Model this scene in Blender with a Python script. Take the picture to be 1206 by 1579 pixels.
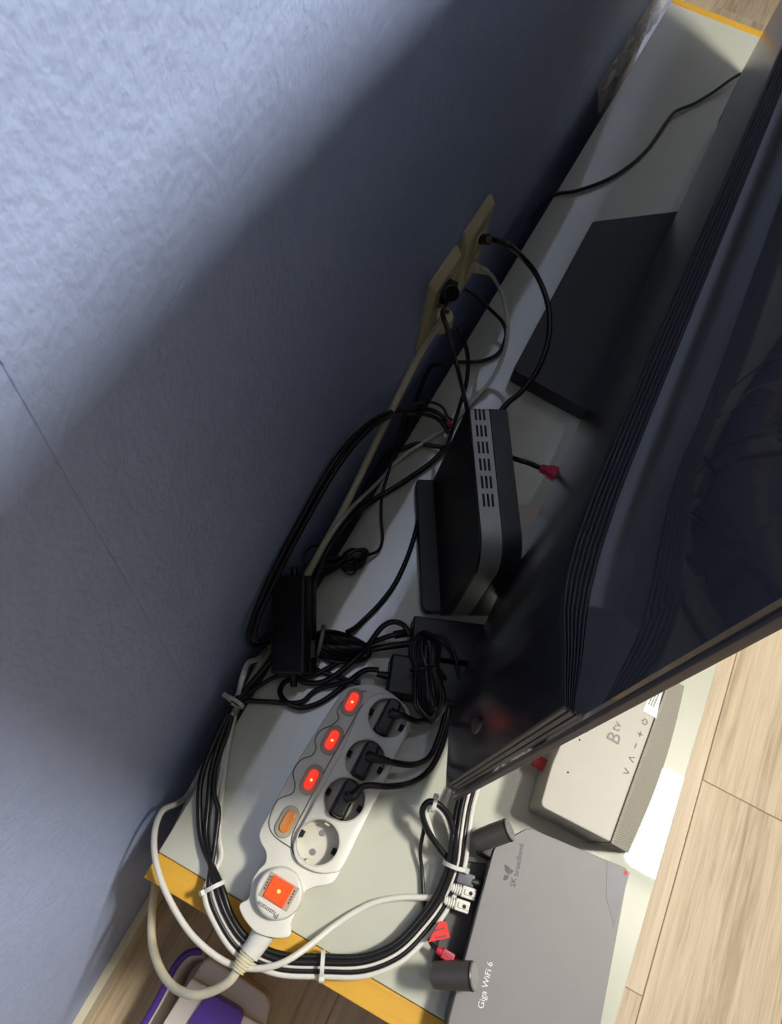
import bpy, bmesh, math, random
from mathutils import Vector, Matrix

for o in list(bpy.data.objects):
    bpy.data.objects.remove(o)
scene = bpy.context.scene
C = scene.collection

# ---------------------------------------------------------------- camera
cam_data = bpy.data.cameras.new('camera')
cam = bpy.data.objects.new('camera', cam_data)
C.objects.link(cam)
cam_data.sensor_fit = 'VERTICAL'
cam_data.sensor_height = 36.0
cam_data.lens = 25.541
cam_data.clip_start = 0.01
cam.matrix_world = Matrix((
    (0.886783, -0.446681, 0.118709, 0.13698),
    (0.449126, 0.772194, -0.449446, 0.03933),
    (0.109092, 0.451876, 0.885385, 0.80000),
    (0, 0, 0, 1)))
scene.camera = cam

# ---------------------------------------------------------------- light
world = bpy.data.worlds.new('room_ambience')
scene.world = world
world.use_nodes = True
bg = world.node_tree.nodes['Background']
bg.inputs[0].default_value = (1.0, 0.96, 0.87, 1)
bg.inputs[1].default_value = 0.12

LAMP_GLOW = 192.0        # radiance of the ceiling lamp's diffuser, the only lamp of the room

scene.view_settings.view_transform = 'Standard'
scene.view_settings.look = 'None'
scene.view_settings.gamma = 1.0
scene.view_settings.use_curve_mapping = False
scene.view_settings.exposure = 0.0

# ---------------------------------------------------------------- materials
def lin(r, g, b):
    f = lambda c: (c / 255 / 12.92) if c / 255 <= 0.04045 else ((c / 255 + 0.055) / 1.055) ** 2.4
    return (f(r), f(g), f(b), 1)

def mat(name, col, rough=0.5, metal=0.0, spec=0.5, noise=0.0, nscale=40, bump=0.0, bscale=200, emit=None, estr=0, coat=0):
    m = bpy.data.materials.new(name)
    m.use_nodes = True
    nt = m.node_tree
    b = nt.nodes['Principled BSDF']
    b.inputs['Base Color'].default_value = col
    b.inputs['Roughness'].default_value = rough
    b.inputs['Metallic'].default_value = metal
    b.inputs['Specular IOR Level'].default_value = spec
    if coat:
        b.inputs['Coat Weight'].default_value = coat
        b.inputs['Coat Roughness'].default_value = 0.03
        b.inputs['Coat IOR'].default_value = 1.9
    tc = nt.nodes.new('ShaderNodeTexCoord')
    if noise:
        n = nt.nodes.new('ShaderNodeTexNoise')
        n.inputs['Scale'].default_value = nscale
        n.inputs['Detail'].default_value = 4
        nt.links.new(tc.outputs['Object'], n.inputs['Vector'])
        r = nt.nodes.new('ShaderNodeMixRGB')
        r.inputs[1].default_value = tuple(c * (1 - noise) for c in col[:3]) + (1,)
        r.inputs[2].default_value = tuple(min(1, c * (1 + noise)) for c in col[:3]) + (1,)
        nt.links.new(n.outputs['Fac'], r.inputs[0])
        nt.links.new(r.outputs[0], b.inputs['Base Color'])
    if bump:
        n2 = nt.nodes.new('ShaderNodeTexNoise')
        n2.inputs['Scale'].default_value = bscale
        n2.inputs['Detail'].default_value = 3
        nt.links.new(tc.outputs['Object'], n2.inputs['Vector'])
        bp = nt.nodes.new('ShaderNodeBump')
        bp.inputs['Strength'].default_value = bump
        bp.inputs['Distance'].default_value = 0.002
        nt.links.new(n2.outputs['Fac'], bp.inputs['Height'])
        nt.links.new(bp.outputs['Normal'], b.inputs['Normal'])
    if emit:
        b.inputs['Emission Color'].default_value = emit
        b.inputs['Emission Strength'].default_value = estr
    return m

def wood_mat(name, c1, c2, c3, along='Y', rough=0.45, scale=1.0, grain=0.12, spec=0.4):
    m = bpy.data.materials.new(name)
    m.use_nodes = True
    nt = m.node_tree
    b = nt.nodes['Principled BSDF']
    b.inputs['Roughness'].default_value = rough
    b.inputs['Specular IOR Level'].default_value = spec
    tc = nt.nodes.new('ShaderNodeTexCoord')
    oi = nt.nodes.new('ShaderNodeObjectInfo')
    add = nt.nodes.new('ShaderNodeVectorMath'); add.operation = 'ADD'
    mul = nt.nodes.new('ShaderNodeVectorMath'); mul.operation = 'MULTIPLY'
    comb = nt.nodes.new('ShaderNodeCombineXYZ')
    mr = nt.nodes.new('ShaderNodeMath'); mr.operation = 'MULTIPLY'; mr.inputs[1].default_value = 37
    nt.links.new(oi.outputs['Random'], mr.inputs[0])
    for k in range(3):
        nt.links.new(mr.outputs[0], comb.inputs[k])
    mul.inputs[1].default_value = (130 * scale, 6 * scale, 130 * scale) if along == 'Y' else (3.2 * scale, 60 * scale, 60 * scale)
    nt.links.new(tc.outputs['Object'], mul.inputs[0])
    nt.links.new(mul.outputs[0], add.inputs[0])
    nt.links.new(comb.outputs[0], add.inputs[1])
    n = nt.nodes.new('ShaderNodeTexNoise'); n.inputs['Scale'].default_value = 1.0
    n.inputs['Detail'].default_value = 8; n.inputs['Roughness'].default_value = 0.65; n.inputs['Distortion'].default_value = 0.6
    nt.links.new(add.outputs[0], n.inputs['Vector'])
    n2 = nt.nodes.new('ShaderNodeTexNoise'); n2.inputs['Scale'].default_value = 0.12
    n2.inputs['Detail'].default_value = 4
    nt.links.new(add.outputs[0], n2.inputs['Vector'])
    rp = nt.nodes.new('ShaderNodeValToRGB')
    rp.color_ramp.elements[0].position = 0.30; rp.color_ramp.elements[0].color = c1
    rp.color_ramp.elements[1].position = 0.70; rp.color_ramp.elements[1].color = c3
    e = rp.color_ramp.elements.new(0.5); e.color = c2
    mx = nt.nodes.new('ShaderNodeMath'); mx.operation = 'MULTIPLY_ADD'
    mx.inputs[1].default_value = 0.55
    sc = nt.nodes.new('ShaderNodeMath'); sc.operation = 'MULTIPLY'; sc.inputs[1].default_value = 0.45
    nt.links.new(n2.outputs['Fac'], sc.inputs[0])
    nt.links.new(n.outputs['Fac'], mx.inputs[0]); nt.links.new(sc.outputs[0], mx.inputs[2])
    nt.links.new(mx.outputs[0], rp.inputs['Fac'])
    nt.links.new(rp.outputs['Color'], b.inputs['Base Color'])
    bp = nt.nodes.new('ShaderNodeBump'); bp.inputs['Strength'].default_value = grain; bp.inputs['Distance'].default_value = 0.001
    nt.links.new(n.outputs['Fac'], bp.inputs['Height']); nt.links.new(bp.outputs['Normal'], b.inputs['Normal'])
    return m

def wallpaper_mat():
    m = bpy.data.materials.new('blue_wallpaper')
    m.use_nodes = True
    nt = m.node_tree
    b = nt.nodes['Principled BSDF']
    b.inputs['Roughness'].default_value = 0.62
    b.inputs['Specular IOR Level'].default_value = 0.45
    tc = nt.nodes.new('ShaderNodeTexCoord')
    mp = nt.nodes.new('ShaderNodeMapping'); mp.inputs['Scale'].default_value = (1, 1, 0.65)
    nt.links.new(tc.outputs['Object'], mp.inputs['Vector'])
    v = nt.nodes.new('ShaderNodeTexNoise'); v.inputs['Scale'].default_value = 230; v.inputs['Detail'].default_value = 2
    w = nt.nodes.new('ShaderNodeTexNoise'); w.inputs['Scale'].default_value = 70; w.inputs['Detail'].default_value = 3
    nt.links.new(mp.outputs[0], v.inputs['Vector']); nt.links.new(mp.outputs[0], w.inputs['Vector'])
    ad = nt.nodes.new('ShaderNodeMath'); ad.operation = 'ADD'
    nt.links.new(v.outputs['Fac'], ad.inputs[0]); nt.links.new(w.outputs['Fac'], ad.inputs[1])
    bp = nt.nodes.new('ShaderNodeBump'); bp.inputs['Strength'].default_value = 0.30; bp.inputs['Distance'].default_value = 0.004
    nt.links.new(ad.outputs[0], bp.inputs['Height']); nt.links.new(bp.outputs['Normal'], b.inputs['Normal'])
    mx = nt.nodes.new('ShaderNodeMixRGB')
    mx.inputs[1].default_value = lin(164, 180, 220); mx.inputs[2].default_value = lin(178, 195, 234)
    nt.links.new(w.outputs['Fac'], mx.inputs[0]); nt.links.new(mx.outputs[0], b.inputs['Base Color'])
    return m

def fabric_mat():
    m = mat('grey_speaker_fabric', lin(150, 146, 136), 0.9, spec=0.1)
    nt = m.node_tree; b = nt.nodes['Principled BSDF']
    tc = nt.nodes.new('ShaderNodeTexCoord')
    ch = nt.nodes.new('ShaderNodeTexChecker'); ch.inputs['Scale'].default_value = 900
    ch.inputs['Color1'].default_value = lin(182, 178, 166); ch.inputs['Color2'].default_value = lin(128, 124, 114)
    nt.links.new(tc.outputs['Object'], ch.inputs['Vector']); nt.links.new(ch.outputs['Color'], b.inputs['Base Color'])
    return m

def clear_mat():
    m = mat('clear_plastic_film', lin(235, 235, 230), 0.12, bump=0.7, bscale=60)
    m.node_tree.nodes['Principled BSDF'].inputs['Alpha'].default_value = 0.38
    return m

M = dict(
    wallpaper=wallpaper_mat(),
    glass=mat('pale_green_back_painted_glass', lin(198, 199, 183), 0.012, spec=0.5, noise=0.015, nscale=6),
    yellow=wood_mat('yellow_stained_wood', lin(190, 138, 36), lin(216, 164, 50), lin(228, 178, 66), 'X', 0.5, 0.8),
    plank=wood_mat('oak_vinyl_plank', lin(144, 122, 96), lin(196, 177, 148), lin(218, 201, 176), 'Y', 0.5, 0.9),
    subfloor=mat('dark_joint', lin(190, 170, 140), 0.9, noise=0.1),
    baseboard=mat('cream_baseboard', lin(222, 212, 186), 0.5, noise=0.03),
    carcass=mat('white_cabinet', lin(205, 205, 198), 0.5, noise=0.02),
    tvback=mat('glossy_black_panel', lin(54, 54, 60), 0.05, spec=0.6, noise=0.03),
    tvhouse=mat('black_satin_housing', lin(31, 31, 36), 0.22, spec=0.5, noise=0.04),
    tvtrim=mat('dark_grey_trim', lin(92, 86, 86), 0.35, metal=0.4, noise=0.05),
    black=mat('black_plastic', lin(24, 24, 25), 0.38, noise=0.06, bump=0.04, bscale=600),
    blackbox=mat('dark_slab_plastic', lin(22, 23, 27), 0.35, noise=0.05),
    cable=mat('black_cable', lin(22, 22, 23), 0.33, spec=0.5, noise=0.05),
    whitecable=mat('white_cable', lin(222, 218, 208), 0.4, noise=0.03),
    ivory=mat('ivory_cord', lin(222, 214, 184), 0.42, noise=0.04),
    plate=mat('ivory_plate', lin(222, 208, 168), 0.4, noise=0.02),
    white=mat('white_plastic', lin(226, 223, 212), 0.35, noise=0.02),
    cream=mat('aged_white_plastic', lin(214, 210, 194), 0.4, noise=0.12, nscale=120),
    ring=mat('taupe_switch_ring', lin(176, 165, 147), 0.5, noise=0.03),
    lit=mat('lit_red_switch', lin(255, 60, 25), 0.2, emit=(1.0, 0.028, 0.008, 1), estr=0.85),
    litbig=mat('lit_orange_switch', lin(255, 80, 30), 0.2, emit=(1.0, 0.055, 0.008, 1), estr=0.65),
    hot=mat('neon_glow', lin(255, 200, 90), 0.2, emit=(1.0, 0.55, 0.12, 1), estr=2.0),
    unlit=mat('unlit_orange_switch', lin(236, 140, 24), 0.12, noise=0.06, coat=0.5),
    groove=mat('moulding_groove', lin(120, 112, 100), 0.7, noise=0.03),
    dark=mat('dark_recess', lin(14, 14, 14), 0.7, noise=0.03),
    metalgrey=mat('steel_pin', lin(150, 150, 148), 0.35, metal=0.8, noise=0.05),
    router=mat('satin_grey_plastic', lin(128, 125, 124), 0.5, noise=0.06, nscale=25, bump=0.03, bscale=300),
    routerfilm=mat('grey_film_patch', lin(108, 106, 112), 0.45, noise=0.03),
    routerbody=mat('dark_grey_router_base', lin(58, 58, 58), 0.4, noise=0.05),
    antenna=mat('antenna_grey', lin(82, 78, 76), 0.35, metal=0.2, noise=0.05),
    antennacap=mat('antenna_cap', lin(160, 158, 156), 0.35, metal=0.2, noise=0.04),
    speaker=mat('warm_white_plastic', lin(176, 170, 157), 0.45, noise=0.02),
    fabric=fabric_mat(),
    print=mat('grey_print', lin(92, 88, 85), 0.5, noise=0.02),
    palegrey=mat('pale_grey_print', lin(122, 120, 115), 0.5, noise=0.02),
    darkprint=mat('dark_print', lin(66, 66, 70), 0.5, noise=0.02),
    whiteprint=mat('white_print', lin(240, 240, 240), 0.5, noise=0.01),
    blueprint=mat('blue_print', lin(120, 130, 190), 0.5, noise=0.02),
    paper=mat('white_card', lin(250, 250, 242), 0.55, noise=0.01),
    red=mat('red_plastic', lin(196, 44, 62), 0.4, noise=0.04),
    tag=mat('red_paper_tag', lin(232, 40, 34), 0.6, noise=0.03),
    silver=mat('silver_grille', lin(150, 148, 142), 0.38, metal=0.55, noise=0.06, nscale=150),
    tie=mat('white_nylon_tie', lin(225, 225, 218), 0.35, noise=0.03),
    twist=mat('grey_twist_tie', lin(120, 120, 116), 0.4, noise=0.03),
    film=clear_mat(),
    purple=mat('purple_plastic', lin(84, 52, 150), 0.35, noise=0.05),
    offwhite=mat('greyish_white_plastic', lin(214, 204, 196), 0.45, noise=0.03),
    greyplug=mat('blue_grey_plug', lin(84, 86, 96), 0.4, noise=0.05),
    copper=mat('brass_contact', lin(190, 150, 120), 0.35, metal=0.7, noise=0.04),
)

M['glass'].node_tree.nodes['Principled BSDF'].inputs['IOR'].default_value = 2.0
M['ceil'] = mat('white_ceiling_paper', lin(176, 174, 168), 0.9, noise=0.02)

# ---------------------------------------------------------------- helpers
def obj(name, bm, m, parent=None, smooth=False):
    me = bpy.data.meshes.new(name)
    bmesh.ops.recalc_face_normals(bm, faces=bm.faces[:])
    bm.to_mesh(me); bm.free()
    me.materials.append(m)
    if smooth:
        for p in me.polygons:
            p.use_smooth = True
        try:
            me.set_sharp_from_angle(angle=math.radians(38))
        except Exception:
            pass
    o = bpy.data.objects.new(name, me)
    C.objects.link(o)
    if smooth and len(me.polygons) < 700:
        wn = o.modifiers.new('even_normals', 'WEIGHTED_NORMAL')   # keeps flat faces flat beside their bevels
        wn.keep_sharp = True
        wn.weight = 80
    if parent:
        o.parent = parent
    return o

def thing(name, label, cat, group=None):
    o = bpy.data.objects.new(name, None)
    o.empty_display_size = 0.01
    C.objects.link(o)
    return tag(o, label, cat, group)

def tag(o, label, cat, group=None):
    o['label'] = label; o['category'] = cat
    if group: o['group'] = group
    return o

def bevel(bm, w, seg=2, angle=30):
    es = [e for e in bm.edges if len(e.link_faces) == 2 and e.calc_face_angle(0) > math.radians(angle)]
    bmesh.ops.bevel(bm, geom=es, offset=w, segments=seg, profile=0.5, affect='EDGES', clamp_overlap=True)

def prism(pts, z0, z1, bev=0.0, seg=2, bm=None, top=None):
    """closed outline [(x,y)] lifted from z0 to z1; 'top' may give a different outline for the top"""
    bm = bm or bmesh.new()
    top = top or pts
    a = [bm.verts.new((p[0], p[1], z0)) for p in pts]
    b = [bm.verts.new((p[0], p[1], z1)) for p in top]
    n = len(pts)
    bm.faces.new(a[::-1]); bm.faces.new(b)
    for i in range(n):
        bm.faces.new((a[i], a[(i + 1) % n], b[(i + 1) % n], b[i]))
    bmesh.ops.recalc_face_normals(bm, faces=bm.faces[:])
    if bev: bevel(bm, bev, seg)
    return bm

def boxbm(x0, x1, y0, y1, z0, z1, bev=0.0, seg=2, bm=None):
    return prism([(x0, y0), (x1, y0), (x1, y1), (x0, y1)], z0, z1, bev, seg, bm)

def box(name, x0, x1, y0, y1, z0, z1, m, parent=None, bev=0.0, seg=2):
    return obj(name, boxbm(x0, x1, y0, y1, z0, z1, bev, seg), m, parent, bool(bev))

def oriented(name, center, ax, ay, az, sx, sy, sz, m, parent=None, bev=0.0, seg=2):
    """box of full size sx,sy,sz on axes ax,ay,az"""
    bm = boxbm(-sx / 2, sx / 2, -sy / 2, sy / 2, -sz / 2, sz / 2, bev, seg)
    mw = Matrix((Vector(ax).normalized(), Vector(ay).normalized(), Vector(az).normalized())).transposed().to_4x4()
    mw.translation = Vector(center)
    bmesh.ops.transform(bm, matrix=mw, verts=bm.verts[:])
    return obj(name, bm, m, parent, bool(bev))

def axes(a, b):
    """u along a->b, v horizontal across, w up"""
    u = (Vector(b) - Vector(a)).normalized()
    v = Vector((0, 0, 1)).cross(u).normalized()
    return u, v, u.cross(v)

def smooth_path(pts, sub=6):
    P = [Vector(p) for p in pts]
    if len(P) < 3: return P
    P = [P[0] * 2 - P[1]] + P + [P[-1] * 2 - P[-2]]
    out = []
    for i in range(1, len(P) - 2):
        p0, p1, p2, p3 = P[i - 1], P[i], P[i + 1], P[i + 2]
        for k in range(sub):
            t = k / sub
            out.append(0.5 * ((2 * p1) + (p2 - p0) * t + (2 * p0 - 5 * p1 + 4 * p2 - p3) * t * t + (3 * p1 - p0 - 3 * p2 + p3) * t ** 3))
    out.append(P[-2])
    return out

def tube_bm(path, r, seg=10, closed=False, bm=None):
    """sweep a circle along the path; r is a number or a list"""
    bm = bm or bmesh.new()
    n = len(path)
    rr = r if isinstance(r, (list, tuple)) else [r] * n
    rings = []
    nrm = None
    for i in range(n):
        if closed: t = path[(i + 1) % n] - path[i - 1]
        else: t = path[min(i + 1, n - 1)] - path[max(i - 1, 0)]
        t = t.normalized() if t.length > 1e-9 else Vector((0, 0, 1))
        if nrm is None:
            nrm = t.orthogonal().normalized()
        else:
            nrm = (nrm - t * nrm.dot(t))
            nrm = nrm.normalized() if nrm.length > 1e-6 else t.orthogonal().normalized()
        bn = t.cross(nrm)
        rings.append([bm.verts.new(path[i] + (nrm * math.cos(2 * math.pi * k / seg) + bn * math.sin(2 * math.pi * k / seg)) * rr[i]) for k in range(seg)])
    for i in range(n if closed else n - 1):
        a, b = rings[i], rings[(i + 1) % n]
        for k in range(seg):
            bm.faces.new((a[k], a[(k + 1) % seg], b[(k + 1) % seg], b[k]))
    if not closed:
        bm.faces.new(rings[0][::-1]); bm.faces.new(rings[-1])
    return bm

def lift(path, r, zmin=0.0):
    """keep a cable that runs over the table from sinking into it"""
    for p in path:
        if 0.0 < p.x < 0.458 and p.y > -0.024 and p.z > -0.01 and p.z < zmin + r + 0.0004:
            p.z = zmin + r + 0.0004
    return path

def cable(name, pts, r, m, parent=None, seg=10, sub=6):
    return obj(name, tube_bm(lift(smooth_path(pts, sub), r), r, seg), m, parent, True)

def cyl(name, a, b, r, m, parent=None, seg=24, r2=None, bev=0.0):
    a, b = Vector(a), Vector(b)
    bm = tube_bm([a, b], [r, r if r2 is None else r2], seg)
    if bev: bevel(bm, bev, 2, 50)
    return obj(name, bm, m, parent, True)

def text(name, body, size, origin, right, up, m, parent, extr=0.00012, align='LEFT'):
    cu = bpy.data.curves.new(name, 'FONT')
    cu.body = body; cu.size = size; cu.extrude = extr; cu.align_x = align; cu.resolution_u = 3
    tmp = bpy.data.objects.new(name + '_tmp', cu)
    C.objects.link(tmp)
    dg = bpy.context.evaluated_depsgraph_get()
    me = bpy.data.meshes.new_from_object(tmp.evaluated_get(dg))
    bpy.data.objects.remove(tmp)
    r = Vector(right).normalized(); u = Vector(up); u = (u - r * u.dot(r)).normalized()
    mw = Matrix((r, u, r.cross(u))).transposed().to_4x4(); mw.translation = Vector(origin)
    me.transform(mw)
    me.materials.clear(); me.materials.append(m)
    o = bpy.data.objects.new(name, me); C.objects.link(o); o.parent = parent
    return o

def boolean_cut(o, cutters):
    for c in cutters:
        md = o.modifiers.new('cut', 'BOOLEAN'); md.operation = 'DIFFERENCE'; md.object = c; md.solver = 'EXACT'
    dg = bpy.context.evaluated_depsgraph_get(); dg.update()
    me = bpy.data.meshes.new_from_object(o.evaluated_get(dg))
    o.modifiers.clear()
    old = o.data; o.data = me; me.name = old.name
    for c in cutters: bpy.data.objects.remove(c)

def stadium(cx, cy, w, l, n=10):
    """outline of a pill: width w in x, length l in y"""
    r = w / 2; h = l / 2 - r
    pts = []
    for k in range(n + 1):
        a = math.pi * k / n
        pts.append((cx + r * math.cos(a), cy + h + r * math.sin(a)))
    for k in range(n + 1):
        a = math.pi + math.pi * k / n
        pts.append((cx + r * math.cos(a), cy - h + r * math.sin(a)))
    return pts

def circle(cx, cy, r, n=40):
    return [(cx + r * math.cos(2 * math.pi * k / n), cy + r * math.sin(2 * math.pi * k / n)) for k in range(n)]

def round_poly(pts, rad, n=5):
    """round the corners of a polygon; rad is a number or one radius per corner"""
    out = []
    N = len(pts)
    for i in range(N):
        r = rad[i] if isinstance(rad, (list, tuple)) else rad
        p = Vector((pts[i][0], pts[i][1])); a = Vector(pts[i - 1][:2]) - p; b = Vector(pts[(i + 1) % N][:2]) - p
        if r <= 0: out.append((p.x, p.y)); continue
        d = min(r, a.length * 0.48, b.length * 0.48)
        pa = p + a.normalized() * d; pb = p + b.normalized() * d
        for k in range(n + 1):
            t = k / n
            q = pa * (1 - t) ** 2 + p * 2 * t * (1 - t) + pb * t * t
            out.append((q.x, q.y))
    return out

def spline2(pts, sub=5):
    """closed smooth outline through 2-D points"""
    N = len(pts); out = []
    for i in range(N):
        p0, p1, p2, p3 = [Vector(pts[(i + k) % N][:2]) for k in (-1, 0, 1, 2)]
        for k in range(sub):
            t = k / sub
            q = 0.5 * ((2 * p1) + (p2 - p0) * t + (2 * p0 - 5 * p1 + 4 * p2 - p3) * t * t + (3 * p1 - p0 - 3 * p2 + p3) * t ** 3)
            out.append((q.x, q.y))
    return out

def coil_pts(a, b, widths, turns, spread, rnd, v=None, w=None):
    """flattened hank of cable between a and b; widths are half widths at a, quarter.. b"""
    u, v0, w0 = axes(a, b)
    v = Vector(v) if v else v0; w = Vector(w) if w else w0
    L = (Vector(b) - Vector(a)).length
    out = []
    N = 14
    for t in range(turns):
        sh = 1 - 0.13 * t + rnd.uniform(-.05, .05)
        dz = spread * (t - (turns - 1) / 2) / max(1, turns - 1)
        for k in range(N):
            th = 2 * math.pi * k / N
            s = (1 - math.cos(th)) / 2
            f = s * (len(widths) - 1); i = min(int(f), len(widths) - 2)
            wd = widths[i] * (1 - (f - i)) + widths[i + 1] * (f - i)
            side = math.sin(th); side = (abs(side) ** 0.5) * (1 if side >= 0 else -1)
            sl = 0.5 + (s - 0.5) * (1 - 0.04 * t)
            out.append(Vector(a) + u * (L * sl) + v * (side * wd * sh) + w * (dz + spread * 0.25 * math.sin(th * 2 + t)))
    return out

WALLX = -0.034
FLOORZ = -0.36

# ---------------------------------------------------------------- setting
def structure(o):
    o['kind'] = 'structure'; return o

wall = structure(box('wall_back', WALLX - 0.10, WALLX - 0.0012, -1.3, 4.2, FLOORZ - 0.02, 2.36, M['wallpaper']))
y = 0.1306 - 0.93 * 2
while y < 4.15:
    box('wallpaper_sheet', WALLX - 0.0012, WALLX, max(-1.3, y + 0.00005), min(4.2, y + 0.93 - 0.00005), FLOORZ + 0.058, 2.359, M['wallpaper'], wall, bev=0.0005, seg=1)
    y += 0.93
structure(obj('baseboard_back', boxbm(WALLX, -0.0225, -1.3, 4.2, FLOORZ, FLOORZ + 0.06, 0.002, 2), M['baseboard'], smooth=True))

structure(box('ceiling', WALLX - 0.10, 2.9, -1.3, 4.2, 2.36, 2.42, M['ceil']))
lamp = thing('ceiling_lamp', 'white rectangular ceiling lamp with rounded corners, glowing over the room', 'lamp')
glow = mat('lamp_diffuser', lin(240, 238, 230), 0.5, emit=(1.0, 0.965, 0.89, 1), estr=LAMP_GLOW)
obj('diffuser', prism(round_poly([(1.19, 0.655), (1.455, 0.655), (1.455, 1.045), (1.19, 1.045)], .05, 8), 2.10, 2.185, 0.012, 3), glow, lamp, True)
obj('mounting_plate', prism(round_poly([(1.205, 0.67), (1.44, 0.67), (1.44, 1.03), (1.205, 1.03)], .04, 6), 2.1855, 2.3595, 0.003, 1), M['carcass'], lamp, True)
floor = structure(box('floor', -0.14, 2.9, -1.3, 4.2, FLOORZ - 0.03, FLOORZ - 0.002, M['subfloor']))
pw, pl = 0.19, 1.2
plank_bm = boxbm(-pw / 2 + 0.0005, pw / 2 - 0.0005, -pl / 2 + 0.0004, pl / 2 - 0.0004, -0.0019, 0, 0.0008, 1)
first = None
joint = {3: 0.452, 2: 0.13, 4: 0.80, 1: 0.62, 0: 0.28}
for c in range(-1, 15):
    xc = 0.6285 - 3 * pw + c * pw + pw / 2
    if xc > 2.85: break
    j = joint.get(c, 0.1 + (c * 0.437) % 1.2)
    yy = j - pl * 2
    while yy < 4.1:
        yc = yy + pl / 2
        if -1.3 + pl / 2 - 0.6 <= yc <= 4.2:
            if first is None:
                first = obj('floor_plank', plank_bm, M['plank'], floor)
                o = first
            else:
                o = first.copy(); C.objects.link(o); o.parent = floor
            o.location = (xc, yc, FLOORZ)
        yy += pl

# ---------------------------------------------------------------- low TV stand
LEN, DEP = 1.808, 0.458
ts = thing('tv_stand', 'long low television stand with pale green glass top and yellow wood ends', 'tv stand')
obj('glass_top', boxbm(0, DEP, 0, LEN, -0.010, 0, 0.0012, 2), M['glass'], ts, True)
for (a, b) in ((-0.0245, -0.0004), (LEN + 0.0004, LEN + 0.026)):
    box('end_panel', 0.0005, DEP - 0.002, a, b, FLOORZ, -0.0006, M['yellow'], ts, bev=0.001)
box('cabinet_body', 0.004, DEP - 0.022, 0.0006, LEN - 0.0006, FLOORZ + 0.03, -0.0105, M['carcass'], ts)
for k in range(3):
    w = (LEN - 0.01) / 3
    d = box('drawer_front', DEP - 0.0215, DEP - 0.006, 0.005 + k * w + 0.002, 0.005 + (k + 1) * w - 0.002, FLOORZ + 0.05, -0.014, M['carcass'], ts, bev=0.001)
    box('drawer_pull', DEP - 0.006, DEP - 0.001, 0.005 + (k + .5) * w - 0.05, 0.005 + (k + .5) * w + 0.05, -0.06, -0.05, M['tvtrim'], d, bev=0.001)

# ---------------------------------------------------------------- television
tv = thing('television', 'large flat television seen from behind with ribbed black back', 'television')
Y0, Y1 = 0.172, 1.628
def outer_x(y):
    d = min(y - Y0, Y1 - y)
    ks = [(0, .2168), (.012, .2118), (.03, .2050), (.05, .1965), (.07, .1912), (.095, .1882), (.13, .1868), (.2, .1862), (2, .1862)]
    for (a, b), (c, e) in zip(ks, ks[1:]):
        if d <= c:
            t = (d - a) / (c - a); return b + (e - b) * t
    return .1862
def panel_x(y):
    d = min(y - Y0, Y1 - y)
    t = min(1, d / 0.16); t = t * t * (3 - 2 * t)
    return .2278 + (.2180 - .2278) * t
ys = []
for k in range(41): ys.append(Y0 + 0.22 * (k / 40) ** 1.3)
ys += [0.4640, 0.4645]
ys += [0.5 + 0.1 * k for k in range(0, 9)]
ys = sorted(set([round(v, 5) for v in ys] + [round(Y0 + Y1 - v, 5) for v in ys]))
# rear housing with a ribbed shoulder
bm = bmesh.new()
cols = []
NR = 6
for y in ys:
    xo = outer_x(y); xp = panel_x(y)
    s = (xp - xo)
    rec = 0.4645 <= y <= Y0 + Y1 - 0.4645
    xb = 0.2060 if rec else xo + 0.0012
    prof = [(0.2284, 0.072), (xb, 0.074), (xb - (0 if rec else 0.0012), 0.082)]
    prof += [(xb if rec else xo, 0.105), (xo, 0.107), (xo, 0.4255)]
    rw = s * 0.50 / NR
    for k in range(NR):
        x = xo + 0.0006 + rw * k
        prof += [(x, 0.4294 if k else 0.4280), (x + rw * 0.30, 0.4302), (x + rw * 0.60, 0.4302), (x + rw * 0.88, 0.4291)]
    prof += [(xo + s * 0.53, 0.4296), (xo + s * 0.97, 0.4296), (0.2284, 0.4296)]
    cols.append([bm.verts.new((x, y, z)) for x, z in prof])
for a, b in zip(cols, cols[1:]):
    n = len(a)
    for i in range(n - 1):
        bm.faces.new((a[i], b[i], b[i + 1], a[i + 1]))
    bm.faces.new((a[n - 1], b[n - 1], b[0], a[0]))
bm.faces.new(cols[0]); bm.faces.new(cols[-1][::-1])
house = obj('rear_housing', bm, M['tvhouse'], tv, True)
# glossy upper back
bm = bmesh.new(); cols = []
for y in ys:
    xp = panel_x(y)
    prof = [(0.2315, 0.06), (0.2285, 0.06), (0.2285, 0.425), (xp, 0.4275), (xp, 0.80), (xp + 0.003, 0.872), (0.2315, 0.875)]
    cols.append([bm.verts.new((x, y, z)) for x, z in prof])
for a, b in zip(cols, cols[1:]):
    n = len(a)
    for i in range(n):
        bm.faces.new((a[i], b[i], b[(i + 1) % n], a[(i + 1) % n]))
bm.faces.new(cols[0]); bm.faces.new(cols[-1][::-1])
obj('upper_back_panel', bm, M['tvback'], tv, True)
box('front_bezel', 0.2316, 0.2362, Y0 - 0.0025, Y1 + 0.0025, 0.050, 0.882, M['tvtrim'], tv, bev=0.0008)
box('screen', 0.2363, 0.2372, Y0 + 0.006, Y1 - 0.006, 0.062, 0.874, M['tvback'], tv)
for (x0, x1) in ((0.2172, 0.2196), (0.2206, 0.2236), (0.2246, 0.2264)):
    for (ya, yb) in ((Y0 - 0.0016, Y0 + 0.004), (Y1 - 0.004, Y1 + 0.0016)):
        box('side_trim', x0, x1, ya, yb, 0.098, 0.4285, M['tvtrim'], tv, bev=0.0005)
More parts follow.
